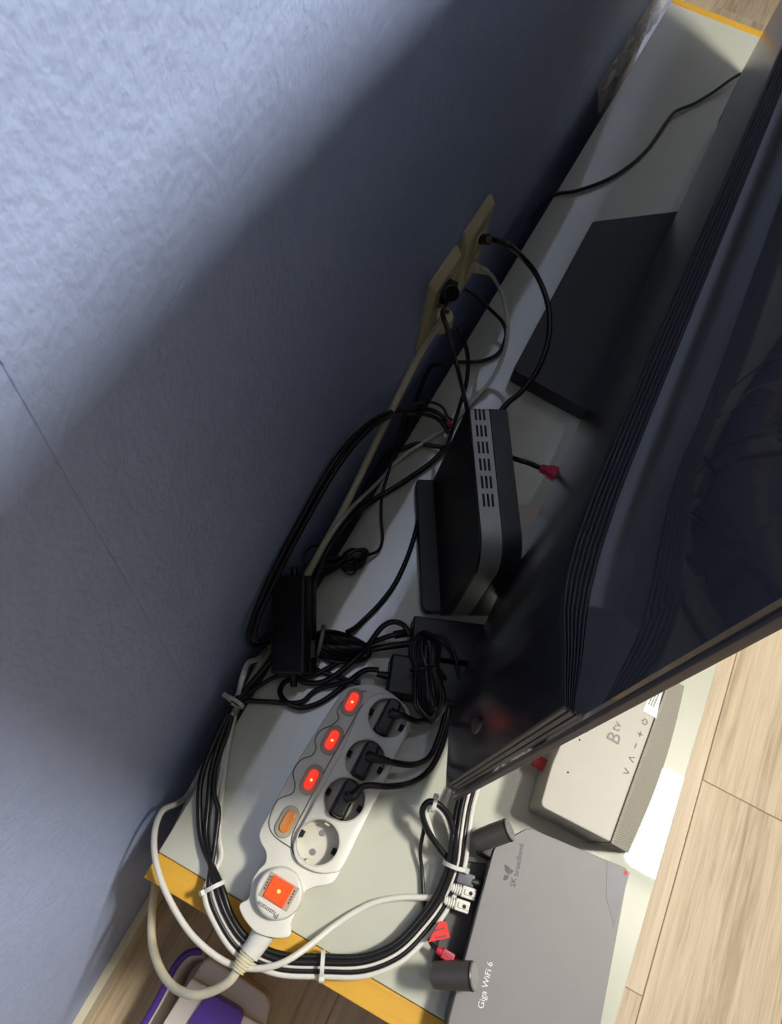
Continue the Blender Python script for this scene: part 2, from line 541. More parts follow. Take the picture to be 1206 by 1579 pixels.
# oval control nub low on the left of the back
c = Vector((0.1986, 0.2000, 0.2150)); c.x = outer_x(c.y)
bm = bmesh.new()
bmesh.ops.create_uvsphere(bm, u_segments=20, v_segments=10, radius=1.0)
n = Vector((-1, -0.75, 0)).normalized(); t = Vector((0.6, -0.8, 0)).normalized(); t = Vector((0, 0, 1)).cross(n)
mw = Matrix((t * 0.007, Vector((0, 0, 1)) * 0.019, n * 0.003)).transposed().to_4x4(); mw.translation = c
bmesh.ops.transform(bm, matrix=mw, verts=bm.verts[:])
obj('control_button', bm, M['black'], tv, True)
# central foot
obj('stand_base', prism(round_poly([(.0800, .712), (.36, .690), (.36, 1.30), (.200, 1.166), (.0785, 1.0535)], [.006, .01, .02, .004, .004]), 0.0004, 0.026, 0.002, 2), M['blackbox'], tv, True)
box('stand_neck', 0.2065, 0.2255, 0.79, 1.01, 0.0255, 0.12, M['black'], tv, bev=0.002)

# ---------------------------------------------------------------- wall outlets
def outlet(label, y0, y1, z0, z1, name='wall_outlet'):
    t = thing(name, label, 'wall outlet', 'ivory plates on the blue wall')
    mw = Matrix(((0, 0, 1, WALLX), (1, 0, 0, 0), (0, 1, 0, 0), (0, 0, 0, 1)))
    bm = prism([(y0 + .002, z0 + .002), (y1 - .002, z0 + .002), (y1 - .002, z1 - .002), (y0 + .002, z1 - .002)], 0.0002, 0.0022)
    bmesh.ops.transform(bm, matrix=mw, verts=bm.verts[:])
    obj('back_plate', bm, M['plate'], t)
    bm = prism([(y0, z0), (y1, z0), (y1, z1), (y0, z1)], 0.0023, 0.0112,
               top=[(y0 + .0035, z0 + .007), (y1 - .0035, z0 + .007), (y1 - .0035, z1 - .0095), (y0 + .0035, z1 - .0095)])
    bevel(bm, 0.0016, 3)
    bmesh.ops.transform(bm, matrix=mw, verts=bm.verts[:])
    obj('cover_plate', bm, M['plate'], t, True)
    return t
XF = WALLX + 0.0113
o1 = outlet('ivory wall plate farther along the wall holding a black coaxial plug', 0.704, 0.786, 0.094, 0.2115)
o2 = outlet('ivory wall plate nearer the power strip holding the thick ivory plug', 0.6105, 0.6865, 0.094, 0.2095)
pg2 = thing('black_wall_plug', 'chunky black plug in the nearer wall plate above the ivory plug', 'plug')
oriented('plug_body', (-0.0165, 0.6411, 0.1800), (1, 0, 0), (0, 1, 0), (0, 0, 1), .0120, .024, .020, M['black'], pg2, .002, 2)
cyl('grip', (-0.0105, 0.6176, 0.2042), (-0.0045, 0.6122, 0.2105), .0085, M['black'], pg2, 16)
for (o_, yc, zc, hy, hz) in ((o1, .752, .172, .018, .012), (o1, .748, .128, .018, .012), (o2, .655, .168, .018, .012)):
    box('socket_insert', XF, XF + .0016, yc - hy, yc + hy, zc - hz, zc + hz, M['plate'], o_, bev=0.0006)
obj('socket_well', tube_bm([Vector((XF, .645, .128)), Vector((XF + .0024, .645, .128))], 0.0205, 32), M['cream'], o2, True)

# ---------------------------------------------------------------- power strip
ps = thing('power_strip', 'white four-socket power strip with red lit switches on the glass top', 'power strip')
outline = spline2([(0.0970, 0.2282), (0.1079, 0.2356), (0.1286, 0.2375), (0.1493, 0.2332), (0.1613, 0.2244), (0.1653, 0.2116), (0.1659, 0.1700), (0.1659, 0.1328), (0.1654, 0.0983), (0.1649, 0.0665), (0.1642, 0.0551), (0.1596, 0.0485), (0.1496, 0.0416), (0.1431, 0.0324), (0.1452, 0.0204), (0.1447, 0.0073), (0.1488, 0.0002), (0.1478, -0.0049), (0.1358, -0.0109), (0.1207, -0.0139), (0.1059, -0.0098), (0.0968, -0.0040), (0.0961, 0.0004), (0.1002, 0.0071), (0.0955, 0.0191), (0.0957, 0.0301), (0.0982, 0.0387), (0.0941, 0.0466), (0.0840, 0.0527), (0.0792, 0.0617), (0.0792, 0.0891), (0.0788, 0.1271), (0.0814, 0.1684), (0.0848, 0.2062), (0.0881, 0.2187)], 3)
base = obj('strip_body', prism(outline, 0.0005, 0.033, 0.0025, 2), M['white'], ps, True)
SW = [(0.0994, 0.2087), (0.0997, 0.1652), (0.0999, 0.1225), (0.0986, 0.0786)]
SO = [(0.1396, 0.2113), (0.1391, 0.1633), (0.1378, 0.1215), (0.1338, 0.0766)]
# raised socket bank
bank_o = spline2([(0.1120, 0.2182), (0.1209, 0.2292), (0.1351, 0.2345), (0.1517, 0.2304), (0.1606, 0.2216), (0.1634, 0.2097), (0.1646, 0.1715), (0.1652, 0.1334), (0.1653, 0.0980), (0.1648, 0.0676), (0.1582, 0.0594), (0.1450, 0.0532), (0.1274, 0.0523), (0.1175, 0.0584), (0.1130, 0.0699), (0.1130, 0.0996), (0.1138, 0.1504), (0.1112, 0.1938)], 4)
bank = obj('socket_bank', prism(bank_o, 0.0331, 0.0385, 0.0015, 2), M['white'], ps, True)
R = 0.0212
cuts = []
for s in SO:
    cuts.append(obj('cutter', tube_bm([Vector((s[0], s[1], 0.020)), Vector((s[0], s[1], 0.06))], R, 40), M['white']))
cuts2 = []
for s in SO:
    cuts2.append(obj('cutter', tube_bm([Vector((s[0], s[1], 0.020)), Vector((s[0], s[1], 0.06))], R, 40), M['white']))
boolean_cut(base, cuts); boolean_cut(bank, cuts2)
for i, s in enumerate(SO):
    bm = bmesh.new()
    # cup: floor disc plus wall
    prism(circle(s[0], s[1], R - 0.0002), 0.0202, 0.0215, bm=bm)
    ring = circle(s[0], s[1], R - 0.0002); inner = circle(s[0], s[1], R - 0.0012)
    n = len(ring)
    vo = [bm.verts.new((p[0], p[1], 0.0215)) for p in ring]; vi = [bm.verts.new((p[0], p[1], 0.0215)) for p in inner]
    wo = [bm.verts.new((p[0], p[1], 0.0389)) for p in ring]; wi = [bm.verts.new((p[0], p[1], 0.0389)) for p in inner]
    for k in range(n):
        j = (k + 1) % n
        bm.faces.new((vi[k], vi[j], wi[j], wi[k])); bm.faces.new((wo[k], wi[k], wi[j], wo[j])); bm.faces.new((vo[k], wo[k], wo[j], vo[j]))
    well = obj('socket_well', bm, M['cream'], ps, True)
    for sx in (-1, 1):
        box('earth_slot', s[0] + sx * 0.0178 - 0.0026, s[0] + sx * 0.0178 + 0.0022, s[1] - 0.003, s[1] + 0.003, 0.0216, 0.030, M['dark'], well, bev=0.0004, seg=1)
    for sy in (-1, 1):
        obj('rib', boxbm(s[0] - 0.003, s[0] + 0.003, s[1] + sy * 0.0185 - 0.002, s[1] + sy * 0.0185 + 0.002, 0.0216, 0.0345, 0.0005, 1), M['cream'], well, True)
        if i == 3:
            h = obj('pin_hole', tube_bm([Vector((s[0] - 0.0005, s[1] + sy * 0.0095, 0.0216)), Vector((s[0] - 0.0005, s[1] + sy * 0.0095, 0.0222))], 0.0031, 20), M['metalgrey'], well, True)
for i, s in enumerate(SW):
    ring = obj('switch_ring', prism(stadium(s[0], s[1], 0.0175, 0.0305), 0.0326, 0.0352, 0.0006, 1), M['ring'], ps, True)
    obj('rocker', prism(stadium(s[0], s[1], 0.0098, 0.0208), 0.0353, 0.0372, 0.0008, 2), M['unlit'] if i == 3 else M['lit'], ring, True)['label'] = 'unlit orange rocker' if i == 3 else 'glowing red rocker'
    if i < 3:
        bm = bmesh.new(); bmesh.ops.create_icosphere(bm, subdivisions=2, radius=0.0013, matrix=Matrix.Translation((s[0] + 0.0003, s[1] - 0.0005, 0.0374)))
        obj('neon_lamp', bm, M['hot'], ring, True)
# moulding line winding round the switches
gl = [(0.1074, 0.2260, 0.0333), (0.0960, 0.2183, 0.0333), (0.0904, 0.2045, 0.0333), (0.0901, 0.1938, 0.0333), (0.0951, 0.1875, 0.0333), (0.0924, 0.1786, 0.0333), (0.0849, 0.1688, 0.0333), (0.0841, 0.1582, 0.0333), (0.0891, 0.1508, 0.0333), (0.0890, 0.1429, 0.0333), (0.0815, 0.1340, 0.0333), (0.0803, 0.1208, 0.0333), (0.0881, 0.1112, 0.0333), (0.0895, 0.1025, 0.0333), (0.0808, 0.0926, 0.0333), (0.0807, 0.0793, 0.0333), (0.0845, 0.0683, 0.0333), (0.0948, 0.0620, 0.0333), (0.1141, 0.0605, 0.0333)]
obj('moulding_line', tube_bm(smooth_path(gl, 5), 0.00055, 6), M['groove'], ps, True)
gl = [(0.1238, 0.2317, 0.0333), (0.1108, 0.2124, 0.0333), (0.1094, 0.1862, 0.0333), (0.1076, 0.1351, 0.0333), (0.1077, 0.1013, 0.0333), (0.1083, 0.0741, 0.0333), (0.1135, 0.0615, 0.0333), (0.1241, 0.0531, 0.0333)]
obj('moulding_line', tube_bm(smooth_path(gl, 5), 0.0006, 6), M['groove'], ps, True)
# round master switch
D = Vector((0.1228, 0.0228, 0.0440))
obj('switch_dome', prism(circle(D.x, D.y, 0.0228, 48), 0.030, 0.0435, 0.003, 3, top=circle(D.x, D.y, 0.0215, 48)), M['white'], ps, True)
wq = [(0.1071, 0.0351), (0.1377, 0.0345), (0.1368, 0.0130), (0.1069, 0.0130)]
sq = [(0.1115, 0.0337), (0.1327, 0.0338), (0.1321, 0.0136), (0.1114, 0.0147)]
wn = obj('window_frame', prism(wq, 0.0432, 0.0440, 0.0002, 1), M['ring'], ps)
obj('master_rocker', prism(sq, 0.0441, 0.0462, 0.0006, 1), M['litbig'], wn, True)['label'] = 'glowing orange-red square rocker'
cq = [(sum(p[0] for p in sq) / 4, sum(p[1] for p in sq) / 4)]
bm = bmesh.new(); bmesh.ops.create_icosphere(bm, subdivisions=2, radius=0.0017, matrix=Matrix.Translation((cq[0][0] + .0002, cq[0][1], 0.0462)))
obj('neon_lamp', bm, M['hot'], wn, True)
e1 = Vector((wq[1][0] - wq[0][0], wq[1][1] - wq[0][1], 0)).normalized(); e2 = Vector((wq[3][0] - wq[0][0], wq[3][1] - wq[0][1], 0)).normalized()
for (ia, off) in ((0, .0022), (1, -.0030)):
    bm = bmesh.new()
    p = Vector((wq[ia][0], wq[ia][1], 0)) + e1 * off
    for k in range(5):
        q = p + e2 * (0.0042 + 0.0026 * k)
        boxbm(q.x - .0008, q.x + .0008, q.y - .0009 + .0003 * (k % 2), q.y + .0008, 0.0440, 0.0442, bm=bm)
    obj('small_print', bm, M['darkprint'], wn)
tp = [(0.1321, 0.0083, 0.0437), (0.1112, 0.0094, 0.0437)]
text('lettering', 'Plusmate', 0.0062, tp[0], Vector(tp[1]) - Vector(tp[0]), (0.0, -1, 0), M['darkprint'], ps)
# cord collar and ribbed strain relief
st = smooth_path([(0.1267, -0.0083, 0.0180), (0.1255, -0.0221, 0.0180), (0.1238, -0.0327, 0.0180)], 4)
obj('cord_collar', tube_bm(st, [0.0115, 0.0112, 0.0108, 0.0104, 0.0100, 0.0098, 0.0096, 0.0095, 0.0094][:len(st)], 20), M['white'], ps, True)
st = smooth_path([(0.1232, -0.0295, 0.0180), (0.1221, -0.0397, 0.0180), (0.1211, -0.0479, 0.0180)], 10)
rr = [0.0078 + (0.0011 if (i % 3) != 0 else -0.0004) - 0.00012 * i for i in range(len(st))]
obj('strain_relief', tube_bm(st, rr, 20), M['ivory'], ps, True)['label'] = 'ivory ribbed strain relief'
cable('power_cord', [(0.1213, -0.0462, 0.0180), (0.1183, -0.0594, 0.0120), (0.1080, -0.0741, 0.0000), (0.0943, -0.0849, -0.0100), (0.0742, -0.0905, -0.0300), (0.0525, -0.0869, -0.0500), (0.0312, -0.0754, -0.0700), (0.0153, -0.0584, -0.0850), (0.0015, -0.0388, -0.1000), (-0.0095, -0.0232, -0.1200)] + [(-.013, 0.02, -0.10), (-.013, 0.12, -0.05), (-.014, .2, -.02)] + [(-0.0150, 0.2647, -0.0201), (-0.0120, 0.3042, 0.0295), (-0.0110, 0.3461, 0.0476), (-0.0130, 0.3880, 0.0468), (-0.0140, 0.4277, 0.0616), (-0.0160, 0.4770, 0.0816), (-0.0160, 0.5225, 0.1099), (-0.0180, 0.5725, 0.1240), (-0.0140, 0.5964, 0.1486), (-0.0080, 0.5983, 0.1705), (-0.0020, 0.5877, 0.1991)], 0.0042, M['ivory'], ps, 12)['label'] = 'thick ivory cord to the wall outlet'
cyl('wall_plug', (-0.0030, 0.5966, 0.1911), (XF + .003, .645, .128), 0.009, M['ivory'], ps, 20, r2=0.017)

# black plugs in the strip
def strip_plug(label, s, path, r=0.0032):
    t = thing('black_plug', label, 'plug', 'black plugs in the power strip')
    x, y = s
    obj('plug_body', prism([(x - .0085, y - .0165), (x - .0045, y - .0195), (x + .0045, y - .0195), (x + .0085, y - .0165), (x + .0085, y + .0165), (x + .0045, y + .0195), (x - .0045, y + .0195), (x - .0085, y + .0165)], 0.0225, 0.051, 0.0025, 3,
        top=[(x - .0065, y - .0150), (x - .0040, y - .0180), (x + .0040, y - .0180), (x + .0065, y - .0150), (x + .0065, y + .0150), (x + .0040, y + .0180), (x - .0040, y + .0180), (x - .0065, y + .0150)]), M['black'], t, True)
    P = [(x - 0.001, y + 0.003, 0.049), (x + 0.006, y + 0.0035, 0.052)] + path
    cb = smooth_path(P, 6)
    lift(cb, r)
    obj('cord', tube_bm(cb, r, 12), M['cable'], t, True)
    rad = [r * 1.75 - r * 0.55 * k / 8 for k in range(9)]
    obj('strain_relief', tube_bm(cb[2:11], rad, 12), M['black'], t, True)
    return t
strip_plug('black plug in the power strip socket farthest from the orange switch', SO[0], [(0.1531, 0.2172, 0.0520), (0.1662, 0.2199, 0.0450), (0.1756, 0.2271, 0.0350)])
strip_plug('black plug in the second socket from the far end of the strip', SO[1], [(0.1680, 0.1737, 0.0480), (0.1855, 0.1835, 0.0350), (0.1965, 0.1993, 0.0220), (0.1974, 0.2212, 0.0180), (0.1936, 0.2458, 0.0180), (0.1863, 0.2667, 0.0220), (0.1738, 0.2801, 0.0300), (0.1593, 0.2805, 0.0400)])
strip_plug('black plug beside the empty socket with its cord curving to the television', SO[2], [(0.1492, 0.1394, 0.0520), (0.1711, 0.1509, 0.0460), (0.1908, 0.1679, 0.0260), (0.2026, 0.1892, 0.0140), (0.2046, 0.2149, 0.0120), (0.2001, 0.2428, 0.0120), (0.1910, 0.2650, 0.0140), (0.1786, 0.2807, 0.0200), (0.1657, 0.2832, 0.0320), (0.1543, 0.2804, 0.0420)])

# ---------------------------------------------------------------- fibre modem
md = thing('modem', 'upright black modem box with slotted silver top strip', 'modem')
org = Vector((0.0670, 0.5115, 0)); S = Vector((0.475, -0.880, 0)).normalized(); Wv = Vector((0.880, 0.475, 0)).normalized()
HM, LM, RM = 0.176, 0.180, 0.034
def side_profile(n=8):
    pr = [(0.0, 0.004), (0.0, HM - 0.006), (0.003, HM - .0015), (0.006, HM)]
    for k in range(n + 1):
        a = math.pi / 2 * (1 - k / n)
        pr.append((LM - RM + RM * math.cos(a), HM - RM + RM * math.sin(a)))
    pr += [(LM - 0.002, 0.03), (LM - 0.004, 0.004)]
    return pr
def slab(w0, w1, grow=0.0, flare0=0.0, flare1=0.0):
    bm = bmesh.new()
    pr = side_profile()
    cs = sum(p[0] for p in pr) / len(pr)
    def pt(s, z, w, fl):
        f = fl * max(0, 1 - z / HM)
        return org + S * s + Wv * (w + f) + Vector((0, 0, z))
    a = [bm.verts.new(pt(s + (grow if s > .1 else -grow), z + (grow if z > .1 else 0), w0, flare0)) for s, z in pr]
    b = [bm.verts.new(pt(s + (grow if s > .1 else -grow), z + (grow if z > .1 else 0), w1, flare1)) for s, z in pr]
    n = len(a)
    bm.faces.new(a); bm.faces.new(b[::-1])
    for i in range(n):
        bm.faces.new((a[i], b[i], b[(i + 1) % n], a[(i + 1) % n]))
    bmesh.ops.recalc_face_normals(bm, faces=bm.faces[:])
    return bm
b1 = slab(0.0, 0.0018, 0, -0.012, 0.0); bevel(b1, 0.0008, 2)
obj('left_shell', b1, M['black'], md, True)
obj('silver_strip', slab(0.0020, 0.0225, -0.0004), M['silver'], md, True)['label'] = 'silver strip with vent slots'
b3 = slab(0.0228, 0.0425, 0, 0, 0.008); bevel(b3, 0.0012, 2)
obj('right_shell', b3, M['black'], md, True)
gr = [o for o in md.children if o.name.startswith('silver')][0]
for i in range(6):
    for k in range(3):
        s0 = 0.004 + i * 0.0205
        ce = org + S * (s0 + 0.0075) + Wv * (0.0075 + 0.0045 * k) + Vector((0, 0, HM - 0.0002))
        oriented('vent_slot', ce, S, Wv.cross(S).cross(S) * -1, (0, 0, 1), 0.0140, 0.0022, 0.0008, M['dark'], gr, bev=0.0002, seg=1)
ft = []
for s, w in ((-0.001, -0.031), (0.004, -0.033), (0.168, -0.033), (0.174, -0.028), (0.174, 0.058), (-0.001, 0.058)):
    p = org + S * s + Wv * w; ft.append((p.x, p.y))
obj('foot', prism(round_poly(ft, .004), 0.0004, 0.0125, 0.002, 2), M['black'], md, True)

# ---------------------------------------------------------------- adapters
def adapter(label, a, b, wid, hgt, name='power_adapter', roll=0.0, bev=0.003, grp='black power adapters'):
    t = thing(name, label, 'adapter', grp)
    a, b = Vector(a), Vector(b)
    u, v, w = axes(a, b)
    v, w = v * math.cos(roll) - w * math.sin(roll), w * math.cos(roll) + v * math.sin(roll)
    L = (b - a).length; c = (a + b) / 2
    low = oriented('lower_shell', c - w * hgt * 0.25, u, v, w, L, wid, hgt * 0.49, M['black'], t, bev, 3)
    oriented('upper_shell', c + w * hgt * 0.25, u, v, w, L - 0.0006, wid - 0.0006, hgt * 0.49, M['black'], t, bev, 3)
    return t, u, v, w, c, L
tA, u, v, w, c, L = adapter('black laptop-style adapter leaning at the wall edge beside coiled cords', (0.0301, 0.2077, 0.0220), (-0.0197, 0.2948, 0.0540), 0.041, 0.034, roll=0.42, bev=.0045)
cyl('strain_relief', c - u * (L / 2 - .002), c - u * (L / 2 + .013), 0.0050, M['black'], tA, 14, r2=0.0034)
cyl('strain_relief', c + u * (L / 2 - .002), c + u * (L / 2 + .010), 0.0050, M['black'], tA, 14, r2=0.0034)
oriented('rating_label', c - v * 0.0204 - u * L * 0.25 - w * 0.004, u, w, v, 0.018, 0.010, 0.0006, M['palegrey'], tA)
tB, u, v, w, c, L = adapter('wider black box behind, partly under the television, next to the modem foot', (0.1231, 0.3054, 0.0170), (0.2077, 0.3390, 0.0170), 0.046, 0.030, 'black_box', grp=None, bev=0.002)
tB['category'] = 'box'
tC, u, v, w, c, L = adapter('small black adapter with a tiny white label by the far end of the power strip', (0.1195, 0.2563, 0.0160), (0.2060, 0.2869, 0.0160), 0.044, 0.030)
oriented('rating_label', Vector((0.1368, 0.2514, 0.0240)), u, v, w, 0.007, 0.006, 0.0006, M['palegrey'], tC)
cyl('strain_relief', c - u * (L / 2 - .002), c - u * (L / 2 + .012), 0.0046, M['black'], tC, 14, r2=0.0034)

# ---------------------------------------------------------------- speaker box with grey fabric
sp = thing('set_top_box', 'white trapezoid set-top speaker with grey fabric front', 'set-top box')
bt = [(.326, .214), (.402, .217), (.410, .412), (.327, .405), (.321, .262)]
HS = 0.060
topo = [(.3095, .2015), (.3830, .2030), (.3890, .3870), (.314, .3820), (.3060, .2440)]
poly = round_poly(topo, [.006, .002, .002, .008, .006])
obj('shell', prism([(p[0] + 0.003, p[1] + 0.003) for p in poly], 0.002, HS, 0.0022, 3, top=poly), M['speaker'], sp, True)
bm = bmesh.new()
rows = []
for k in range(13):
    t = k / 12
    yb = .2145 + (.413 - .2145) * t; yt = .2030 + (.3870 - .2030) * t
    bow = 0.006 * math.sin(math.pi * t)
    xt = .3833 + (.3893 - .3833) * t
    rows.append([bm.verts.new(q) for q in ((xt - .004, yt, .004), (xt + .001, yt, HS - .0008), (xt + .004, yt, HS - .0016), (.4225 + bow + .005 * t, yb, .004))])
for a, b in zip(rows, rows[1:]):
    for i in range(4):
        bm.faces.new((a[i], b[i], b[(i + 1) % 4], a[(i + 1) % 4]))
bm.faces.new(rows[0]); bm.faces.new(rows[-1][::-1])
obj('fabric_front', bm, M['fabric'], sp, True)['label'] = 'grey woven fabric front'
up = (-0.995, 0.03, 0); rt = (0.03, 1, 0)
text('lettering', 'B', 0.0195, (0.3612, 0.2926, 0.0603), rt, up, M['palegrey'], sp)
text('lettering', 'tv', 0.0135, (0.3576, 0.3053, 0.0603), rt, up, M['palegrey'], sp)
for (q, body, sz) in (((970,1196), '<', .009), ((979,1174), '>', .009), ((984,1154), '-', .011), ((992,1137), '+', .010)):
    pass
def strokes(name, segs, m, parent, z, r=0.0005):
    bm = bmesh.new()
    for a, b in segs:
        a, b = Vector((a[0], a[1], z)), Vector((b[0], b[1], z))
        d = (b - a).normalized(); n = Vector((-d.y, d.x, 0)) * r
        vs = [bm.verts.new(q) for q in (a + n, a - n, b - n, b + n)]
        vt = [bm.verts.new(q + Vector((0, 0, .0002))) for q in (a + n, a - n, b - n, b + n)]
        bm.faces.new(vs[::-1]); bm.faces.new(vt)
        for i in range(4): bm.faces.new((vs[i], vs[(i + 1) % 4], vt[(i + 1) % 4], vt[i]))
    return obj(name, bm, m, parent)
def icon(px, segs, sc=1.0, m='print'):
    ox, oy = px[0], px[1]
    strokes('touch_icon', [((ox + a[0] * sc, oy + a[1] * sc), (ox + b[0] * sc, oy + b[1] * sc)) for a, b in segs], M[m], sp, HS + 0.0001)
k = 0.0028
icon((0.3772, 0.2726, 0.0600), [((-k, -k), (k, 0)), ((k, 0), (-k, k))])
icon((0.3781, 0.2872, 0.0600), [((k, -k), (-k, 0)), ((-k, 0), (k, k))])
icon((0.3778, 0.3014, 0.0600), [((0, -k), (0, k))])
icon((0.3785, 0.3150, 0.0600), [((0, -k), (0, k)), ((-k, 0), (k, 0))])
arc = [(k * math.cos(math.radians(a)), k * math.sin(math.radians(a))) for a in range(-140, 141, 28)]
icon((0.3790, 0.3294, 0.0600), list(zip(arc, arc[1:])) + [((-k * 1.3, 0), (-k * .1, 0))])
arc = [(0.0042 * math.cos(math.radians(a)), 0.0042 * math.sin(math.radians(a))) for a in range(0, 361, 24)]
icon((0.3244, 0.2929, 0.0600), list(zip(arc, arc[1:])), 1, 'palegrey')
for q in ((0.3235, 0.2792, 0.0602), (0.3236, 0.2438, 0.0602)):
    cyl('microphone_hole', q, (q[0], q[1], q[2] + .0002), 0.0009, M['dark'], sp, 12)
stk = [(0.3736, 0.3392), (0.3761, 0.3668), (0.3864, 0.3693), (0.3892, 0.3385)]
rnd0 = random.Random(7)
o = obj('rating_sticker', prism(stk, HS + 0.0001, HS + 0.0004), M['paper'], sp)
bm = bmesh.new()
cst = [sum(p[0] for p in stk) / 4, sum(p[1] for p in stk) / 4]
sa, sb = Vector((stk[0][0], stk[0][1], 0)), Vector((stk[1][0], stk[1][1], 0))
du = (sb - sa).normalized(); dv = Vector((du.y, -du.x, 0)); sl = (sb - sa).length
for r_ in range(3):
    q = 0.36
    while q < 0.94:
        wd = rnd0.uniform(.04, .11)
        p0 = sa + du * (sl * q) + dv * (.0022 + .0026 * r_); p1 = sa + du * (sl * min(.95, q + wd)) + dv * (.0022 + .0026 * r_)
        prism([(p0.x, p0.y), (p0.x + dv.x * .0013, p0.y + dv.y * .0013), (p1.x + dv.x * .0013, p1.y + dv.y * .0013), (p1.x, p1.y)], HS + .0004, HS + .0006, bm=bm)
        q += wd + .025
obj('fine_print', bm, M['print'], o)

# ---------------------------------------------------------------- router
ro = thing('router', 'grey rectangular wifi router with two stubby antennas at the near corner', 'router')
rp = [(.308, -.008), (.4385, .008), (.4165, .1940), (.3125, .1830), (.2885, .1515), (.3045, .020)]
rpoly = round_poly(rp, [.022, .008, .005, .006, .006, .03])
obj('top_plate', prism(rpoly, 0.0275, 0.0350, 0.0010, 2), M['router'], ro, True)
cx0 = sum(p[0] for p in rp) / 6; cy0 = sum(p[1] for p in rp) / 6
low = [(cx0 + (p[0] - cx0) * 0.97, cy0 + (p[1] - cy0) * 0.975) for p in rpoly]
obj('lower_case', prism(low, 0.003, 0.0274, 0.001, 1), M['routerbody'], ro, True)
obj('rear_ledge', prism([(.268, .128), (.300, .140), (.312, .030), (.280, .030)], 0.003, 0.008, 0.001, 1), M['routerbody'], ro, True)
for p in ((.33, .02), (.42, .03), (.405, .17), (.32, .16)):
    cyl('rubber_foot', (p[0], p[1], 0.0003), (p[0], p[1], 0.0032), 0.006, M['black'], ro, 16)
fp = [(0.3944, 0.1896), (0.4177, 0.1918), (0.4187, 0.1398), (0.4124, 0.1487), (0.4039, 0.1597)]
obj('film_patch', prism(fp, 0.0351, 0.0353), M['routerfilm'], ro)['label'] = 'darker patch where the protective film is peeled'
sp_ = (0.4151, 0.1892, 0.0354)
obj('red_mark', prism(circle(sp_[0] - .001, sp_[1], .0019, 12), 0.0353, 0.0355), M['tag'], ro)['label'] = 'small red mark'
def antenna(a, b, r):
    a, b = Vector(a), Vector(b)
    d = (b - a).normalized()
    d = (b - a).normalized()
    an = obj('antenna', tube_bm([a, a + d * .0015, a + (b - a) * 0.5, b - d * .0006, b], [r * 0.80, r * 0.92, r, r, r * .96], 28), M['antenna'], ro, True)
    obj('antenna_cap', tube_bm([b - d * .0002, b + d * .0010], [r * .93, r * .90], 28), M['antennacap'], an, True)
    obj('cap_ring', tube_bm([b - d * .0022, b - d * .0008], [r * 1.012, r * 1.012], 28), M['dark'], an, True)
    return an
antenna((0.2698, 0.1467, 0.0340), (0.2924, 0.1695, 0.0520), 0.0108)
antenna((0.2796, 0.0286, 0.0340), (0.3095, 0.0442, 0.0520), 0.0118)
box('antenna_hinge', .279, .293, .140, .158, 0.006, 0.032, M['black'], ro, bev=0.002)
box('antenna_hinge', .289, .302, .026, .040, 0.006, 0.032, M['black'], ro, bev=0.002)
t0 = (0.3311, 0.0247, 0.0352); t1 = (0.3255, 0.0587, 0.0352)
text('lettering', 'Giga WiFi 6', 0.0078, t0, Vector(t1) - Vector(t0), (-1, 0, 0), M['whiteprint'], ro)
t0 = (0.3201, 0.1273, 0.0352); t1 = (0.3141, 0.1641, 0.0352)
text('lettering', 'SK', 0.0075, t0, Vector(t1) - Vector(t0), (-1, 0, 0), M['darkprint'], ro)
t0b = (0.3194, 0.1375, 0.0352)
text('lettering', 'broadband', 0.0068, t0b, Vector(t1) - Vector(t0b), (-1, 0, 0), M['darkprint'], ro)
lg = (0.3108, 0.1350, 0.0352)
bm = bmesh.new()
dr = (Vector(t1) - Vector(t0)).normalized(); ul = Vector((0, 0, 1)).cross(dr)
for pts in (((0, 0), (.0045, .0005), (.0055, .0045), (.0015, .003)), ((-.0005, 0), (-.001, .003), (-.0045, .0032), (-.0035, .0006)), ((0.0004, -.0004), (.0032, -.0026), (.004, -.0002))):
    prism([tuple((Vector(lg) + dr * a + ul * b)[:2]) for a, b in [(1.4 * a_, 1.4 * b_) for a_, b_ in pts]], 0.0351, 0.0353, bm=bm)
obj('wing_emblem', bm, M['darkprint'], ro)

# plugs at the back of the router
def lan_plug(label, q, d, m, cordpts, cm, r=0.0027, cat='plug', name='network_plug', grp='network plugs at the router back'):
    t = thing(name, label, cat, grp)
    q = Vector(q); d = Vector(d).normalized(); v = Vector((0, 0, 1)).cross(d); w = d.cross(v)
    oriented('plug_body', q, d, v, w, 0.014, 0.0105, 0.008, m, t, 0.001, 2)
    oriented('latch_tab', q + d * 0.001 + w * 0.0046, d, v, w, 0.011, 0.005, 0.0012, m, t, 0.0004, 1)
    cyl('boot_hole', q + d * 0.0015 + w * 0.0050, q + d * 0.0015 + w * 0.0056, 0.0018, M['dark'], t, 12)
    for k in range(4):
        oriented('boot_rib', q - d * (0.0090 + 0.0022 * k), d, v, w, 0.0012, 0.0098 - .0006 * k, 0.0078 - .0004 * k, m, t, 0.0003, 1)
    oriented('boot_core', q - d * 0.0125, d, v, w, 0.0110, 0.0062, 0.0055, m, t, 0.001, 2)
    if cordpts:
        cable('cord', [tuple(q - d * 0.016)] + cordpts, r, cm, t)
    return t
dd = (0.985, 0.17, 0)
